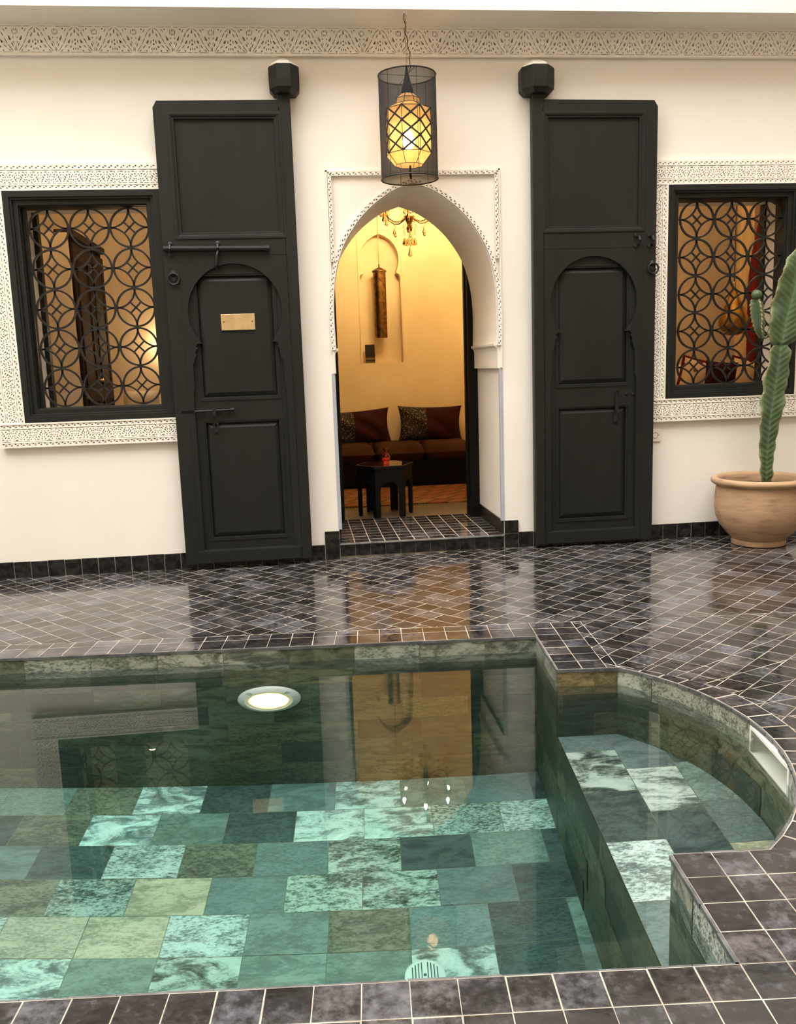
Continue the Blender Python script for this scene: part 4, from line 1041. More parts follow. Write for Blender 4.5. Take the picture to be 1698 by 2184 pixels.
fs = [(0, 1 + k, 1 + (k + 1) % n) for k in range(n)]
for j in range(2):
    for k in range(n): fs.append((1 + j * n + k, 1 + (j + 1) * n + k, 1 + (j + 1) * n + (k + 1) % n, 1 + j * n + (k + 1) % n))
mb.mesh(vs, fs); tag(obj('soil', mb, M['soil'], loc=(PX, PY, .40), smooth=True), 'dry brown soil filling the terracotta pot', 'soil', kind='stuff')
for k, (x, y, r, lb) in enumerate(((.135, -.20, .024, 'larger white pebble on the soil at the right front of the pot'), (.085, -.225, .012, 'small white pebble on the soil left of the larger one'))):
    mb = MB(); c = (PX + x, PY + y, .408 + r * .9)
    mb.lathe([(r * math.sin(PI * i / 8) * (1 + .05 * (i % 2)), -r * .8 * math.cos(PI * i / 8)) for i in range(9)], c=c, n=14, sx=1.15)
    tag(obj('pebble', mb, M['pebble'], loc=c, smooth=True), lb, 'pebble', 'pebbles on the potting soil')
cx_ = thing('potted_cactus', 'tall green winged cactus with scalloped pale edges, growing from the terracotta pot', 'cactus', (PX + .035, PY, .40))
def winged(mb, sp, axis, widths, wings, n=120, veins=1.0, vscale=26, seed=1):
    """axis: list of (x,y,z); widths: list of (t, w)"""
    rnd = random.Random(seed)
    def lerp(lst, t):
        for i in range(len(lst) - 1):
            if lst[i][0] <= t <= lst[i + 1][0]:
                u = (t - lst[i][0]) / (lst[i + 1][0] - lst[i][0]); return [a + (b - a) * u for a, b in zip(lst[i][1:], lst[i + 1][1:])]
        return list(lst[-1][1:])
    Tn = 13; tot = sum((Vector(axis[i + 1][1:]) - Vector(axis[i][1:])).length for i in range(len(axis) - 1))
    for wi, ang in enumerate(wings):
        da, db = Vector((math.cos(ang), math.sin(ang), 0)), Vector((-math.sin(ang), math.cos(ang), 0))
        grid_ = []
        for i in range(n + 1):
            t = i / n; p = Vector(lerp(axis, t)); w = lerp(widths, t)[0]
            sc_ = abs(math.sin(t * tot * 46 + wi)); w2 = w * (1 - .03 * (1 - sc_)) + .003 * math.sin(t * 60 + wi * 2)
            row = []
            wob = .010 * math.sin(t * tot * 17 + wi * 1.7) + .006 * math.sin(t * tot * 41 + wi)
            for side in (1, -1):
                for k in range(Tn):
                    s = k / (Tn - 1)
                    if side < 0: s = 1 - s
                    th = .016 * (1 - s) ** .7 * min(1, w / .08) + .0035
                    vein = veins * .0019 * math.sin((t * tot * vscale * 2 * PI) - s * w * vscale * 2 * PI * .75) * math.sin(PI * min(1, s * 1.05)) ** .6
                    row.append(p + da * (w2 * s) + db * (side * (th + vein) + wob * s * s * (w / .1)))
            grid_.append(row)
        base = len(mb.v); m = 2 * Tn
        for row in grid_: mb.v += [tuple(v) for v in row]
        for i in range(n):
            for k in range(m - 1):
                kk = k if k < Tn - 1 else m - 2 - k
                s = min(kk, Tn - 1) / (Tn - 1) + .5 / Tn
                if k == Tn - 1: s = 1
                mb.f.append((base + i * m + k, base + i * m + k + 1, base + (i + 1) * m + k + 1, base + (i + 1) * m + k)); mb.a.append((min(1, s), .5, .5, 1))
        for i in range(0, n, 3):
            q = grid_[i][Tn - 1]; d = (da + Vector((0, 0, rnd.uniform(-.4, .6)))).normalized()
            for e in (1, -1): sp.tube([q, q + d * .006 + db * .004 * e], [.0013, .0003], 4)
def AXW(lst):  # (t,x,y,z)
    return lst
x0 = 0
body = MB(); sps = MB()
Y0 = PY
winged(body, sps, [(0, 3.093, Y0, .395), (.25, 3.090, Y0, .60), (.5, 3.100, Y0, .84), (.8, 3.135, Y0, 1.12), (1, 3.158, Y0, 1.325)],
       [(0, .040), (.10, .048), (.2, .046), (.34, .060), (.5, .075), (.62, .088), (.70, .078), (.80, .092), (.88, .078), (.96, .078), (1, .050)], [PI + .25, -.22, PI / 2], n=150, seed=2)
obj('lower_stem', body, M['cactus'], cx_, smooth=True)
body = MB()
winged(body, sps, [(0, 3.160, Y0, 1.315), (.3, 3.190, Y0, 1.50), (.6, 3.240, Y0, 1.70), (1, 3.285, Y0, 1.95)],
       [(0, .030), (.05, .095), (.14, .125), (.30, .122), (.45, .128), (.62, .135), (.78, .120), (.90, .085), (1, .02)], [PI + .20, -.20, PI / 2], n=140, seed=4)
obj('upper_stem', body, M['cactus'], cx_, smooth=True)
body = MB()
winged(body, sps, [(0, 3.020, Y0 - .02, 1.372), (.3, 2.995, Y0 - .03, 1.44), (1, 2.968, Y0 - .03, 1.62)], [(0, .012), (.15, .030), (.5, .046), (.85, .046), (1, .030)], [PI - .1, .1, -PI / 2 + .1, PI / 2], n=50, veins=.25, seed=6)
br_ = obj('side_branch', body, M['cactus'], cx_, smooth=True)
body = MB(); body.tube([(3.07, Y0 - .01, 1.385), (3.045, Y0 - .02, 1.372), (3.020, Y0 - .02, 1.385)], [.010, .007, .012], 8); body.a = [(.95, .5, .5, 1)] * len(body.f); obj('branch_joint', body, M['cactus'], br_, smooth=True)
body = MB(); bc = Vector((2.968, Y0 - .035, 1.648)); vs = []; fs = []; n = 40; mm = 14
for i in range(mm + 1):
    ph = PI * i / mm
    for k in range(n):
        a = 2 * PI * k / n; r = .031 * math.sin(ph) * (1 + .10 * abs(math.sin(a * 2.5)) ** .6); vs.append(bc + Vector((r * math.cos(a), r * math.sin(a), -.032 * math.cos(ph))))
for i in range(mm):
    for k in range(n): fs.append((i * n + k, i * n + (k + 1) % n, (i + 1) * n + (k + 1) % n, (i + 1) * n + k))
body.cur = (.3, .5, .5, 1); body.mesh(vs, fs); tag(obj('round_tip', body, M['cactus'], br_, smooth=True), 'dark green ball of new growth')
tag(obj('spines', sps, M['spine'], cx_), kind='stuff')

# ------------------------------------------------------------------ rooms behind the wall
def shell(prefix, x0, x1, y0, y1, z0, z1, m, back=True):
    if back: mb = MB(); mb.box(x0, y1, z0, x1, y1 + .1, z1); struct('wall_%s_back' % prefix, mb, m)
    for nm, a, b in (('left', x0 - .05, x0), ('right', x1, x1 + .05)):
        mb = MB(); mb.box(a, y0, z0, b, y1 + .1, z1); struct('wall_%s_%s' % (prefix, nm), mb, m)
    mb = MB(); mb.box(x0 - .05, y0, z1, x1 + .05, y1 + .1, z1 + .08); struct('ceiling_%s' % prefix, mb, m)
    mb = MB(); mb.box(x0 - .05, y0 - (.0), z0 - .06, x1 + .05, y1 + .1, z0); struct('floor_%s' % prefix, mb, M['concrete'])
SX0, SX1, SY1 = -.45, 2.15, 3.30
shell('salon', SX0, SX1, .9505, SY1, .085, 3.35, M['salon'], back=False)
mb = MB(); mb.box(SX0, .8, .085, ACX - .572, .9505, 3.35); mb.box(ACX + .572, .8, .085, SX1, .9505, 3.35); mb.box(ACX - .572, .8, 2.62, ACX + .572, .9505, 3.35); struct('wall_salon_front', mb, M['salon'])
# back wall of the salon with a keyhole niche
NC = .884
kn = [(.213, 1.312), (.208, 2.16), (.205, 2.185), (.192, 2.205), (.168, 2.215), (.172, 2.235), (.188, 2.28), (.196, 2.33), (.196, 2.38), (.186, 2.43), (.160, 2.485), (.115, 2.54), (.055, 2.58), (0, 2.60)]
nh = [(NC + x, z) for x, z in kn] + [(NC - x, z) for x, z in reversed(kn[:-1])]
mb = MB(); mb.plate(rect(SX0, .085, SX1, 3.35), [nh[::-1]], FXZ, SY1, SY1 + .13, back=False); mb.box(SX0, SY1 + .13, .085, SX1, SY1 + .2, 3.35)
struct('wall_salon_back', mb, M['salon'])
mb = MB()
for a in ((NC - .225, 1.30, NC - .219, 2.64), (NC + .219, 1.30, NC + .225, 2.64), (NC - .225, 2.634, NC + .225, 2.64)): mb.box(a[0], SY1 - .008, a[1], a[2], SY1, a[3])
struct('trim_7', mb, M['salon'])
# black door frame at the inner end of the doorway
df = thing('door_frame', 'black wooden door frame at the inner end of the arched doorway', 'door frame', (ACX, .87, .09)); df['kind'] = 'structure'; df.name = 'door_3'
for x0, x1 in ((ACX - .571, ACX - .500), (ACX + .500, ACX + .571)):
    mb = MB(); mb.box(x0, .81, .0895, x1, .94, 2.62); mb.box(x0 + (.0 if x0 < ACX else -.012), .875, .0895, x1 + (.012 if x0 < ACX else 0), .93, 2.62); obj('jamb', mb, M['ebony'], df, bevel=.004)
mb = MB(); mb.box(ACX - .571, .81, 2.55, ACX + .571, .94, 2.62); obj('lintel', mb, M['black'], df)
# hanging brass cylinder
bc = thing('pendant_cylinder', 'long pierced brass cylinder lamp hanging in the wall niche', 'pendant lamp', (.876, SY1 - .015, 1.56))
mb = MB(); c = (.876, SY1 - .02, 0); mb.lathe([(.062, 1.565), (.064, 1.575), (.064, 2.218), (.074, 2.222), (.074, 2.236), (.060, 2.244), (.030, 2.262), (.008, 2.272), (.008, 2.30), (0, 2.30)], c=c, n=36); obj('cylinder_shade', mb, M['oldbrass'], bc, autos=.6)
mb = MB(); mb.tube([(c[0], c[1], 2.29), (c[0], c[1], 3.345)], .0035, 6); obj('rod', mb, M['oldbrass'], bc)
# booklet standing in the niche
mb = MB(); Mt = Matrix.Translation((.757, SY1 + .03, 1.312)) @ Matrix.Rotation(-.12, 4, 'X'); mb.box(-.050, 0, 0, .050, .008, .192, Mt)
tag(obj('booklet', mb, M['cover'], loc=(.757, SY1 + .03, 1.312)), 'small dark booklet standing in the lower left corner of the niche', 'booklet')
# sofa
sf = thing('banquette_sofa', 'low dark banquette with brown seat cushions along the back wall of the salon', 'sofa', (.9, 2.95, .085))
mb = MB(); mb.box(-.35, 2.66, .085, 2.10, 3.28, .345); obj('sofa_base', mb, M['blackcloth'], sf, bevel=.01)
def cushion(mb, x0, x1, y0, y1, z0, z1, e=.25, n=14, M4=None, pinch=0):
    """pillow-like box"""
    vs = []; fs = []
    cx, cy, cz = (x0 + x1) / 2, (y0 + y1) / 2, (z0 + z1) / 2; hx, hy, hz = (x1 - x0) / 2, (y1 - y0) / 2, (z1 - z0) / 2
    m = n
    for side in (1, -1):
        for i in range(m + 1):
            for j in range(m + 1):
                a, b = -1 + 2 * i / m, -1 + 2 * j / m
                k = ((1 - abs(a) ** (1 / e)) * (1 - abs(b) ** (1 / e))) ** .5
                pa = 1 - pinch * (1 - b * b) * 0 - pinch * (1 - abs(b) ** 2) * 1; pb = 1 - pinch * (1 - abs(a) ** 2)
                vs.append(Vector((cx + hx * a * pa, cy + hy * side * k if hy < hz else cy + hy * b * pb, cz + hz * b * pb if hy < hz else cz + hz * side * k)))
    N_ = (m + 1) ** 2
    for s in (0, 1):
        for i in range(m):
            for j in range(m):
                q = (s * N_ + i * (m + 1) + j, s * N_ + (i + 1) * (m + 1) + j, s * N_ + (i + 1) * (m + 1) + j + 1, s * N_ + i * (m + 1) + j + 1)
                fs.append(q if s == 0 else q[::-1])
    if M4 is not None: vs = [M4 @ v for v in vs]
    mb.mesh(vs, fs)
def padbox(mb, x0, x1, y0, y1, z0, z1):
    cushion(mb, x0, x1, y0, y1, z0, z1, e=.10, n=20)
for x0, x1 in ((-.30, .225), (.23, .712), (.718, 1.205), (1.212, 1.70), (1.705, 2.10)):
    mb = MB(); padbox(mb, x0, x1, 2.625, 3.24, .335, .515); obj('seat_cushion', mb, M['brown'], sf, smooth=True)
# throw pillows, speckled on their left, maroon on their right
def pillow(x0, xm, x1, z0, z1, tilt, label):
    root = thing('throw_pillow', label, 'pillow', ((x0 + x1) / 2, 3.08, z0), 'two-tone pillows on the banquette')
    w = x1 - x0; fr = (xm - x0) / w; n = 28; vs = []; cz = (z0 + z1) / 2; hz = (z1 - z0) / 2; cx = (x0 + x1) / 2
    Mr = Matrix.Translation((cx, 3.10, z0)) @ Matrix.Rotation(-.20, 4, 'X') @ Matrix.Rotation(tilt, 4, 'Y') @ Matrix.Translation((-cx, -3.10, -z0))
    A, B = MB(), MB()
    def pt(a, b, side):
        k = ((1 - abs(a) ** 2.6) * (1 - abs(b) ** 2.6)) ** .5; pin = .09
        return Mr @ Vector((cx + w / 2 * a * (1 - pin * (1 - b * b)), 3.10 + .085 * side * k + .01 * math.sin(a * 7 + b * 5) * k, cz + hz * b * (1 - pin * (1 - a * a))))
    for i in range(n):
        for j in range(n):
            for side in (-1, 1):
                a0, a1, b0, b1 = -1 + 2 * i / n, -1 + 2 * (i + 1) / n, -1 + 2 * j / n, -1 + 2 * (j + 1) / n
                t = A if (i + .5) / n < fr else B; q = [pt(a0, b0, side), pt(a1, b0, side), pt(a1, b1, side), pt(a0, b1, side)]
                t.poly(q if side < 0 else q[::-1])
    tag(obj('speckled_half', A, M['speck'], root), 'dark speckled fabric half'); tag(obj('plain_half', B, M['maroon'], root), 'plain maroon half')
pillow(.27, .545, .930, .485, .850, -.05, 'left maroon pillow with a speckled half, leaning on the salon wall behind the vase')
pillow(.995, 1.290, 1.665, .490, .865, .03, 'right maroon pillow with a wide speckled half, leaning beside the door jamb')
# rug
mb = MB(); mb.box(.05, 1.56, .0855, 2.0, 2.655, .096); tag(obj('kilim_rug', mb, M['rug'], loc=(1.0, 2.1, .0855)), 'red, orange and brown patterned rug on the salon floor before the banquette', 'rug')
# hexagonal table
TX, TY, TR = .657, 1.135, .226
tb = thing('side_table', 'black hexagonal side table with arched sides and a mirrored top', 'table', (TX, TY, .085))
def hx(k, r): a = k * PI / 3 + .08; return Vector((TX + r * math.cos(a), TY + r * math.sin(a), 0))
mb = MB()
for i in range(6): pass
vs = [tuple(hx(k, TR + .012) + Vector((0, 0, z))) for z in (.478, .500) for k in range(6)]
mb.mesh(vs, [tuple(range(5, -1, -1)), tuple(range(6, 12))] + [(k, (k + 1) % 6, 6 + (k + 1) % 6, 6 + k) for k in range(6)]); top = obj('tabletop', mb, M['ebony'], tb, bevel=.002)
mb = MB(); mb.poly([tuple(hx(k, TR - .004) + Vector((0, 0, .5012))) for k in range(6)]); tag(obj('mirror_inlay', mb, M['mirror'], top), 'mirrored glass inlay')
for k in range(6):
    A, B = hx(k, TR), hx(k + 1, TR); e = (B - A); L = e.length; e.normalize(); nn = Vector((-e.y, e.x, 0))
    lg = .040; a_ = [(L - lg, .085), (L - lg, .30)] + [(L / 2 + (L / 2 - lg) * math.cos(t), .30 + .075 * math.sin(t)) for t in [PI * q / 12 for q in range(1, 12)]] + [(lg, .30), (lg, .085)]
    out = [(.012, .085), (lg * .9, .085)][:1] + [(0, .13), (0, .478), (L, .478), (L, .13), (L - .012, .085)]
    poly = [(.012, .086), (0, .13), (0, .477), (L, .477), (L, .13), (L - .012, .086), (L - lg + .004, .086)] + [(L - lg, .12), (L - lg, .30)] + [(L / 2 + (L / 2 - lg) * math.cos(t), .30 + .075 * math.sin(t)) for t in [PI * q / 12 for q in range(1, 12)]] + [(lg, .30), (lg, .12), (lg - .004, .086)]
    mb = MB(); mb.plate(poly[::-1], [], lambda x, y, d: Vector((A.x + e.x * x + nn.x * d, A.y + e.y * x + nn.y * d, y)), 0, .014); obj('side_panel', mb, M['ebony'], tb)
# vase
vz = .5015
mb = MB(); mb.lathe([(0, vz), (.024, vz), (.026, vz + .006), (.016, vz + .012), (.030, vz + .022), (.037, vz + .042), (.036, vz + .060), (.026, vz + .076), (.014, vz + .086), (.013, vz + .096), (.022, vz + .116), (.020, vz + .117), (.010, vz + .098), (.010, vz + .088), (.022, vz + .074), (.032, vz + .058), (.032, vz + .044), (.022, vz + .026), (0, vz + .022)], c=(.668, 1.105, 0), n=32)
tag(obj('glass_vase', mb, M['pinkglass'], loc=(.668, 1.105, vz), smooth=True), 'small pink glass vase on the mirrored hexagonal table', 'vase')
# chandelier
CX, CY = 1.048, 2.12
ch = thing('chandelier', 'crystal chandelier with glass drops and lit candle bulbs inside the salon', 'chandelier', (CX, CY, 2.24))
mb = MB(); mb.lathe([(0, 2.44), (.018, 2.445), (.028, 2.47), (.016, 2.50), (.034, 2.54), (.050, 2.57), (.030, 2.60), (.014, 2.64), (.024, 2.70), (.030, 2.76), (.014, 2.84), (.010, 2.95), (.006, 3.05)], c=(CX, CY, 0), n=20); obj('column', mb, M['oldbrass'], ch, smooth=True)
mb = MB(); mb.tube([(CX, CY, 3.04), (CX, CY, 3.35)], .005, 6); obj('chain', mb, M['oldbrass'], ch)
def drop(mb, x, y, z, L=.05, w=.011):
    w *= 1.35; L *= 1.2
    c = Vector((x, y, z)); n = 6
    vs = [c] + [c + Vector((w * .35 * math.cos(2 * PI * k / n), w * .35 * math.sin(2 * PI * k / n), -L * .25)) for k in range(n)] + [c + Vector((w * math.cos(2 * PI * k / n), w * math.sin(2 * PI * k / n), -L * .82)) for k in range(n)] + [c + Vector((0, 0, -L))]
    fs = [(0, 1 + (k + 1) % n, 1 + k) for k in range(n)] + [(1 + k, 1 + (k + 1) % n, 1 + n + (k + 1) % n, 1 + n + k) for k in range(n)] + [(1 + n + k, 1 + n + (k + 1) % n, 1 + 2 * n) for k in range(n)]
    mb.mesh(vs, fs)
def bead_(mb, p, r=.005): mb.lathe([(0, -r), (r * .8, -r * .5), (r, 0), (r * .8, r * .5), (0, r)], c=tuple(p), n=6)
NA = 6; AR2 = .245
for k in range(NA):
    a = 2 * PI * k / NA + .35; d = Vector((math.cos(a), math.sin(a), 0)); C0 = Vector((CX, CY, 0))
    mb = MB(); pts = [C0 + d * r + Vector((0, 0, z)) for r, z in ((.02, 2.58), (.06, 2.545), (.11, 2.52), (.16, 2.525), (.205, 2.555), (.235, 2.60), (.245, 2.645))]
    mb.tube(pts, [.007, .007, .006, .006, .006, .006, .005], 7); arm = obj('arm', mb, M['oldbrass'], ch, smooth=True)
    e = C0 + d * AR2
    mb = MB(); mb.lathe([(.006, 2.640), (.028, 2.650), (.034, 2.662), (.030, 2.660), (.010, 2.656)], c=(e.x, e.y, 0), n=16); obj('drip_pan', mb, M['crystal'], arm, smooth=True)
    mb = MB(); mb.lathe([(.0095, 2.655), (.0095, 2.715), (0, 2.716)], c=(e.x, e.y, 0), n=10); obj('candle_sleeve', mb, M['white'], arm)
    mb = MB(); mb.lathe([(.007, 2.716), (.014, 2.730), (.015, 2.742), (.008, 2.765), (0, 2.782)], c=(e.x, e.y, 0), n=12); obj('candle_bulb', mb, M['bulb'], arm, smooth=True)
    mb = MB()
    for q in range(3):
        b = a + (q - 1) * 1.9; pp = e + Vector((.030 * math.cos(b), .030 * math.sin(b), 0)); mb = MB(); bead_(mb, (pp.x, pp.y, 2.640)); bead_(mb, (pp.x, pp.y, 2.629)); obj('bead_string', mb, M['crystal'], arm); m2 = MB(); drop(m2, pp.x, pp.y, 2.62, .055); obj('crystal_drop', m2, M['crystal'], arm)
    pp = C0 + d * .15; mb = MB()
    for q in range(3): bead_(mb, (pp.x, pp.y, 2.51 - q * .013))
    m2 = MB(); drop(m2, pp.x, pp.y, 2.470, .052); obj('crystal_drop', m2, M['crystal'], arm)
    pp = C0 + d * .245
    m2 = MB(); drop(m2, pp.x, pp.y, 2.585, .058); obj('crystal_drop', m2, M['crystal'], arm)
    obj('bead_string', mb, M['crystal'], arm)
    # bead swag to the next arm
    a2 = a + 2 * PI / NA; mb = MB()
    for q in range(13):
        t = q / 12; p = (C0 + d * .23).lerp(C0 + Vector((math.cos(a2), math.sin(a2), 0)) * .23, t); p.z = 2.585 - .085 * math.sin(PI * t); bead_(mb, p, .0048)
    obj('bead_swag', mb, M['crystal'], arm)
for k in range(10):
    a = 2 * PI * k / 10; r = .062; mb = MB()
    for q in range(7): bead_(mb, (CX + (r - q * .002) * math.cos(a), CY + (r - q * .002) * math.sin(a), 2.50 - q * .014), .0046)
    bs = obj('bead_string', mb, M['crystal'], ch); m2 = MB(); drop(m2, CX + .052 * math.cos(a), CY + .052 * math.sin(a), 2.395, .060); obj('crystal_drop', m2, M['crystal'], bs)
mb = MB()
for q in range(8): bead_(mb, (CX, CY, 2.44 - q * .014), .006)
bs = obj('bead_string', mb, M['crystal'], ch); m2 = MB(); drop(m2, CX, CY, 2.325, .085, .014); obj('crystal_drop', m2, M['crystal'], bs)
for k in range(8):
    a = 2 * PI * k / 8 + .3; mb = MB()
    for q in range(12):
        t = q / 11; r = .05 + .17 * t; bead_(mb, (CX + r * math.cos(a), CY + r * math.sin(a), 2.80 - .20 * t - .05 * math.sin(PI * t)), .0045)
    obj('bead_string', mb, M['crystal'], ch)

# left room
shell('bedroom', -3.2, -.50, .3405, 3.2, .085, 3.2, M['room'])
wd = thing('wardrobe', 'tall dark wooden wardrobe seen through the left window grille', 'wardrobe', (-1.85, 1.45, .085))
mb = MB(); mb.box(-2.15, .93, .0855, -1.60, 1.98, 2.28); obj('carcass', mb, M['wood'], wd, bevel=.004)
mb = MB(); mb.box(-2.60, .895, .0855, -1.60, .929, 2.30); tag(obj('side_panel', mb, M['room'], wd, bevel=.003), 'beige plastered side')
mb = MB(); mb.box(-1.70, .93, 2.28, -1.565, 2.00, 2.33); obj('cornice', mb, M['wood'], wd, bevel=.006)
for y0, y1 in ((.95, 1.45), (1.46, 1.96)):
    mb = MB(); mb.box(-1.60, y0, .16, -1.58, y1, 2.24); dd = obj('wardrobe_door', mb, M['wood'], wd, bevel=.003)
    mb = MB()
    for z0, z1 in ((.26, 1.10), (1.20, 2.14)):
        mb.box(-1.581, y0 + .07, z0, -1.572, y0 + .09, z1); mb.box(-1.581, y1 - .09, z0, -1.572, y1 - .07, z1); mb.box(-1.581, y0 + .07, z0, -1.572, y1 - .07, z0 + .02); mb.box(-1.581, y0 + .07, z1 - .02, -1.572, y1 - .07, z1)
    obj('door_moulding', mb, M['wood'], dd)
    mb = MB(); yk = y1 - .03 if y0 < 1.2 else y0 + .03; mb.lathe([(0, 0), (.012, .0), (.008, .012), (.014, .022), (0, .030)], n=12, M=Matrix.Translation((-1.579, yk, 1.24)) @ Matrix.Rotation(PI / 2, 4, 'Y')); obj('door_knob', mb, M['brass'], dd, smooth=True)
# bed with white pillow
bd = thing('bed', 'low bed with pale cover, just seen above the sill of the left window', 'bed', (-1.2, 2.6, .085))
mb = MB(); mb.box(-1.75, 2.2, .085, -.55, 3.18, .34); obj('bed_base', mb, M['wood'], bd)
mb = MB(); cushion(mb, -1.78, -.54, 2.15, 3.17, .33, .60, e=.12); obj('mattress', mb, M['linen'], bd, smooth=True)
mb = MB(); mb.box(-1.80, 3.12, .085, -.52, 3.19, .93); obj('headboard', mb, M['linen'], bd, bevel=.02)
mb = MB(); cushion(mb, -1.70, -1.36, 2.90, 3.06, .62, 1.115, e=.35, M4=None); tag(obj('bed_pillow', mb, M['linen'], loc=(-1.53, 2.98, .62), smooth=True), 'white pillow standing at the bottom right of the left window view', 'pillow')
sc_ = thing('wall_sconce', 'lit wall sconce glowing behind the right edge of the left window', 'wall lamp', (-1.255, 3.12, 1.55))
mb = MB(); mb.box(-1.275, 3.17, 1.50, -1.225, 3.20, 1.62); obj('sconce_back', mb, M['oldbrass'], sc_, bevel=.003)
mb = MB(); mb.lathe([(.030, 1.50), (.045, 1.64)], c=(-1.25, 3.12, 0), n=20); obj('sconce_shade', mb, M['roomlamp'], sc_, smooth=True)
cl = thing('ceiling_lamp', 'round lit ceiling lamp of the bedroom behind the left window', 'ceiling lamp', (-1.35, 1.15, 2.94))  # added light source, hidden above the window, to brighten the bedroom
mb = MB(); mb.lathe([(0, 2.94), (.08, 2.96), (.12, 3.02), (.12, 3.06), (.05, 3.10), (.01, 3.12), (.01, 3.2)], c=(-1.35, 1.15, 0), n=24); obj('lamp_globe', mb, M['roomlamp'], cl, smooth=True)

# right room
shell('lounge', 2.31, 5.0, .3405, 3.3, .085, 3.2, M['room'])
gp = thing('teardrop_pendant', 'gold teardrop pendant lamp hanging behind the right window grille', 'pendant lamp', (3.614, 1.2, 1.43))
c = (3.614, 1.2, -.012)
mb = MB(); mb.lathe([(.045, 1.445), (.075, 1.460), (.110, 1.500), (.122, 1.545), (.116, 1.59), (.092, 1.65), (.062, 1.71), (.036, 1.775), (.018, 1.83), (.010, 1.86), (.006, 1.875)], c=c, n=36); obj('teardrop_shade', mb, M['gold'], gp, smooth=True)
mb = MB(); mb.tube([(c[0], c[1], 1.87), (c[0], c[1], 3.2)], .004, 6); bead_(mb, (c[0], c[1], 1.93), .012); obj('chain', mb, M['iron'], gp)
# pale curtained opening inside the lounge
mb = MB(); mb.box(4.265, 2.37, .0855, 4.40, 2.43, 3.19); mb.box(4.42, 2.38, 2.86, 4.995, 2.43, 3.19)
tag(obj('alcove_panel', mb, M['palewood'], loc=(4.35, 2.4, .0855)), 'pale yellow panelled edge between the lounge wall and the red curtain', 'panel')
mb = MB(); n = 60; rows_ = 30
def cur(i, j):
    t = i / n; s = j / rows_; z = .10 + (2.98 - .10) * s
    xl = 4.335 + .02 * (1 - s) + .22 * max(0, (s - .62) / .38) ** 1.6; xr = 4.97
    return Vector((xl + (xr - xl) * t, 2.338 + .014 * math.sin(t * 34 + s * 2) * (1 - .3 * s), z))
vs = [cur(i, j) for j in range(rows_ + 1) for i in range(n + 1)]; fs = [(j * (n + 1) + i, j * (n + 1) + i + 1, (j + 1) * (n + 1) + i + 1, (j + 1) * (n + 1) + i) for j in range(rows_) for i in range(n)]
mb.mesh(vs, fs); cu = obj('red_curtain', mb, M['curtain'], loc=(4.7, 2.34, .10), smooth=True); tag(cu, 'dark red curtain hanging at the right in the lounge behind the right window grille', 'curtain')
sm = cu.modifiers.new('thick', 'SOLIDIFY'); sm.thickness = .003
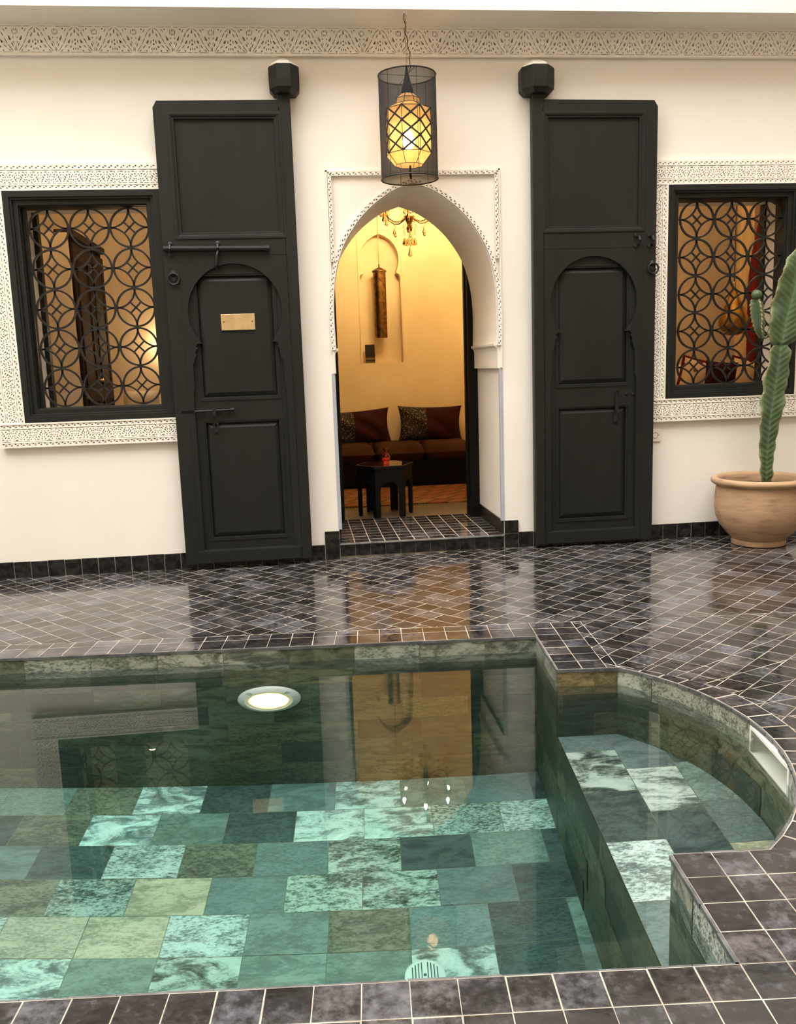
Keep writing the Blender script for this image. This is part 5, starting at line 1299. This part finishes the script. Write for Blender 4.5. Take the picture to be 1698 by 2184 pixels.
# settee with patterned cushions
se = thing('lounge_settee', 'cream upholstered settee behind the right window, carrying the cushions', 'settee', (4.0, 2.0, .085))
mb = MB(); mb.box(3.2, 1.55, .085, 4.9, 2.29, .55); obj('settee_base', mb, M['maroon'], se, bevel=.02)
mb = MB(); cushion(mb, 3.2, 4.9, 1.52, 2.29, .54, .72, e=.1); obj('settee_seat', mb, M['floral'], se, smooth=True)
mb = MB(); cushion(mb, 3.2, 4.9, 2.14, 2.285, .70, 1.20, e=.15); obj('settee_back', mb, M['linen'], se, smooth=True)
def cush(nm, x0, x1, z0, z1, y, rot, m, label, grp, border=None):
    root = thing(nm, label, 'cushion', ((x0 + x1) / 2, y, z0), grp)
    cx, cz = (x0 + x1) / 2, (z0 + z1) / 2
    Mr = Matrix.Translation((cx, y, cz)) @ Matrix.Rotation(rot, 4, 'Y') @ Matrix.Translation((-cx, -y, -cz))
    mb = MB(); cushion(mb, x0, x1, y - .07, y + .07, z0, z1, e=.38, M4=Mr, pinch=.06); c_ = obj('cushion_body', mb, m, root, smooth=True)
    if border:
        mb = MB(); pts = []
        for a, b in [(-1 + 2 * k / 8, -1) for k in range(8)] + [(1, -1 + 2 * k / 8) for k in range(8)] + [(1 - 2 * k / 8, 1) for k in range(8)] + [(-1, 1 - 2 * k / 8) for k in range(8)]:
            pts.append(Mr @ Vector((cx + (x1 - x0) / 2 * a * (1 - .06 * (1 - b * b)), y, cz + (z1 - z0) / 2 * b * (1 - .06 * (1 - a * a)))))
        mb.tube(pts, .014, 6, closed=True); obj('piping', mb, border, root)
G4 = 'cushions on the lounge settee'
cush('lounge_cushion', 3.44, 3.80, .84, 1.24, 1.86, .25, M['floral'], 'patterned cream cushion with red piping, leftmost behind the right grille', G4, M['curtain'])
cush('lounge_cushion', 3.60, 3.90, .84, 1.22, 1.68, .10, M['maroon'], 'dark red cushion before the leftmost patterned one, right window', G4)
cush('lounge_cushion', 3.92, 4.26, .84, 1.23, 1.86, .2, M['floral'], 'patterned cream cushion with red piping, under the gold pendant', G4, M['curtain'])
cush('lounge_cushion', 4.06, 4.40, .84, 1.26, 1.68, .05, M['maroon'], 'dark red cushion furthest right on the settee, near the red curtain', G4)
cl = thing('ceiling_lamp', 'round lit ceiling lamp of the lounge behind the right window', 'ceiling lamp', (3.3, 1.15, 2.94))  # lounge fill globe, added out of view to light the room
mb = MB(); mb.lathe([(0, 2.94), (.08, 2.96), (.12, 3.02), (.12, 3.06), (.05, 3.10), (.01, 3.12), (.01, 3.2)], c=(3.3, 1.15, 0), n=24); obj('lamp_globe', mb, M['roomlamp'], cl, smooth=True)

# ------------------------------------------------------------------ sky
w = bpy.data.worlds.new('overcast'); SC.world = w; w.use_nodes = True
nt = w.node_tree; bg = nt.nodes['Background']
tc = N(nt, 'ShaderNodeTexCoord'); sx = N(nt, 'ShaderNodeSeparateXYZ'); nt.links.new(tc.outputs['Generated'], sx.inputs[0])
nt.links.new(ramp(nt, sx.outputs[2], [(0, (.82, .80, .76)), (1, (1.0, .985, .95))]), bg.inputs[0]); bg.inputs[1].default_value = 10.8

SC.view_settings.view_transform = 'Standard'; SC.view_settings.look = 'None'; SC.view_settings.gamma = 1; SC.view_settings.use_curve_mapping = False
SC.view_settings.exposure = 0.0
cy = SC.cycles
cy.max_bounces = 14; cy.diffuse_bounces = 6; cy.glossy_bounces = 6; cy.transmission_bounces = 12; cy.transparent_max_bounces = 16; cy.sample_clamp_indirect = 12
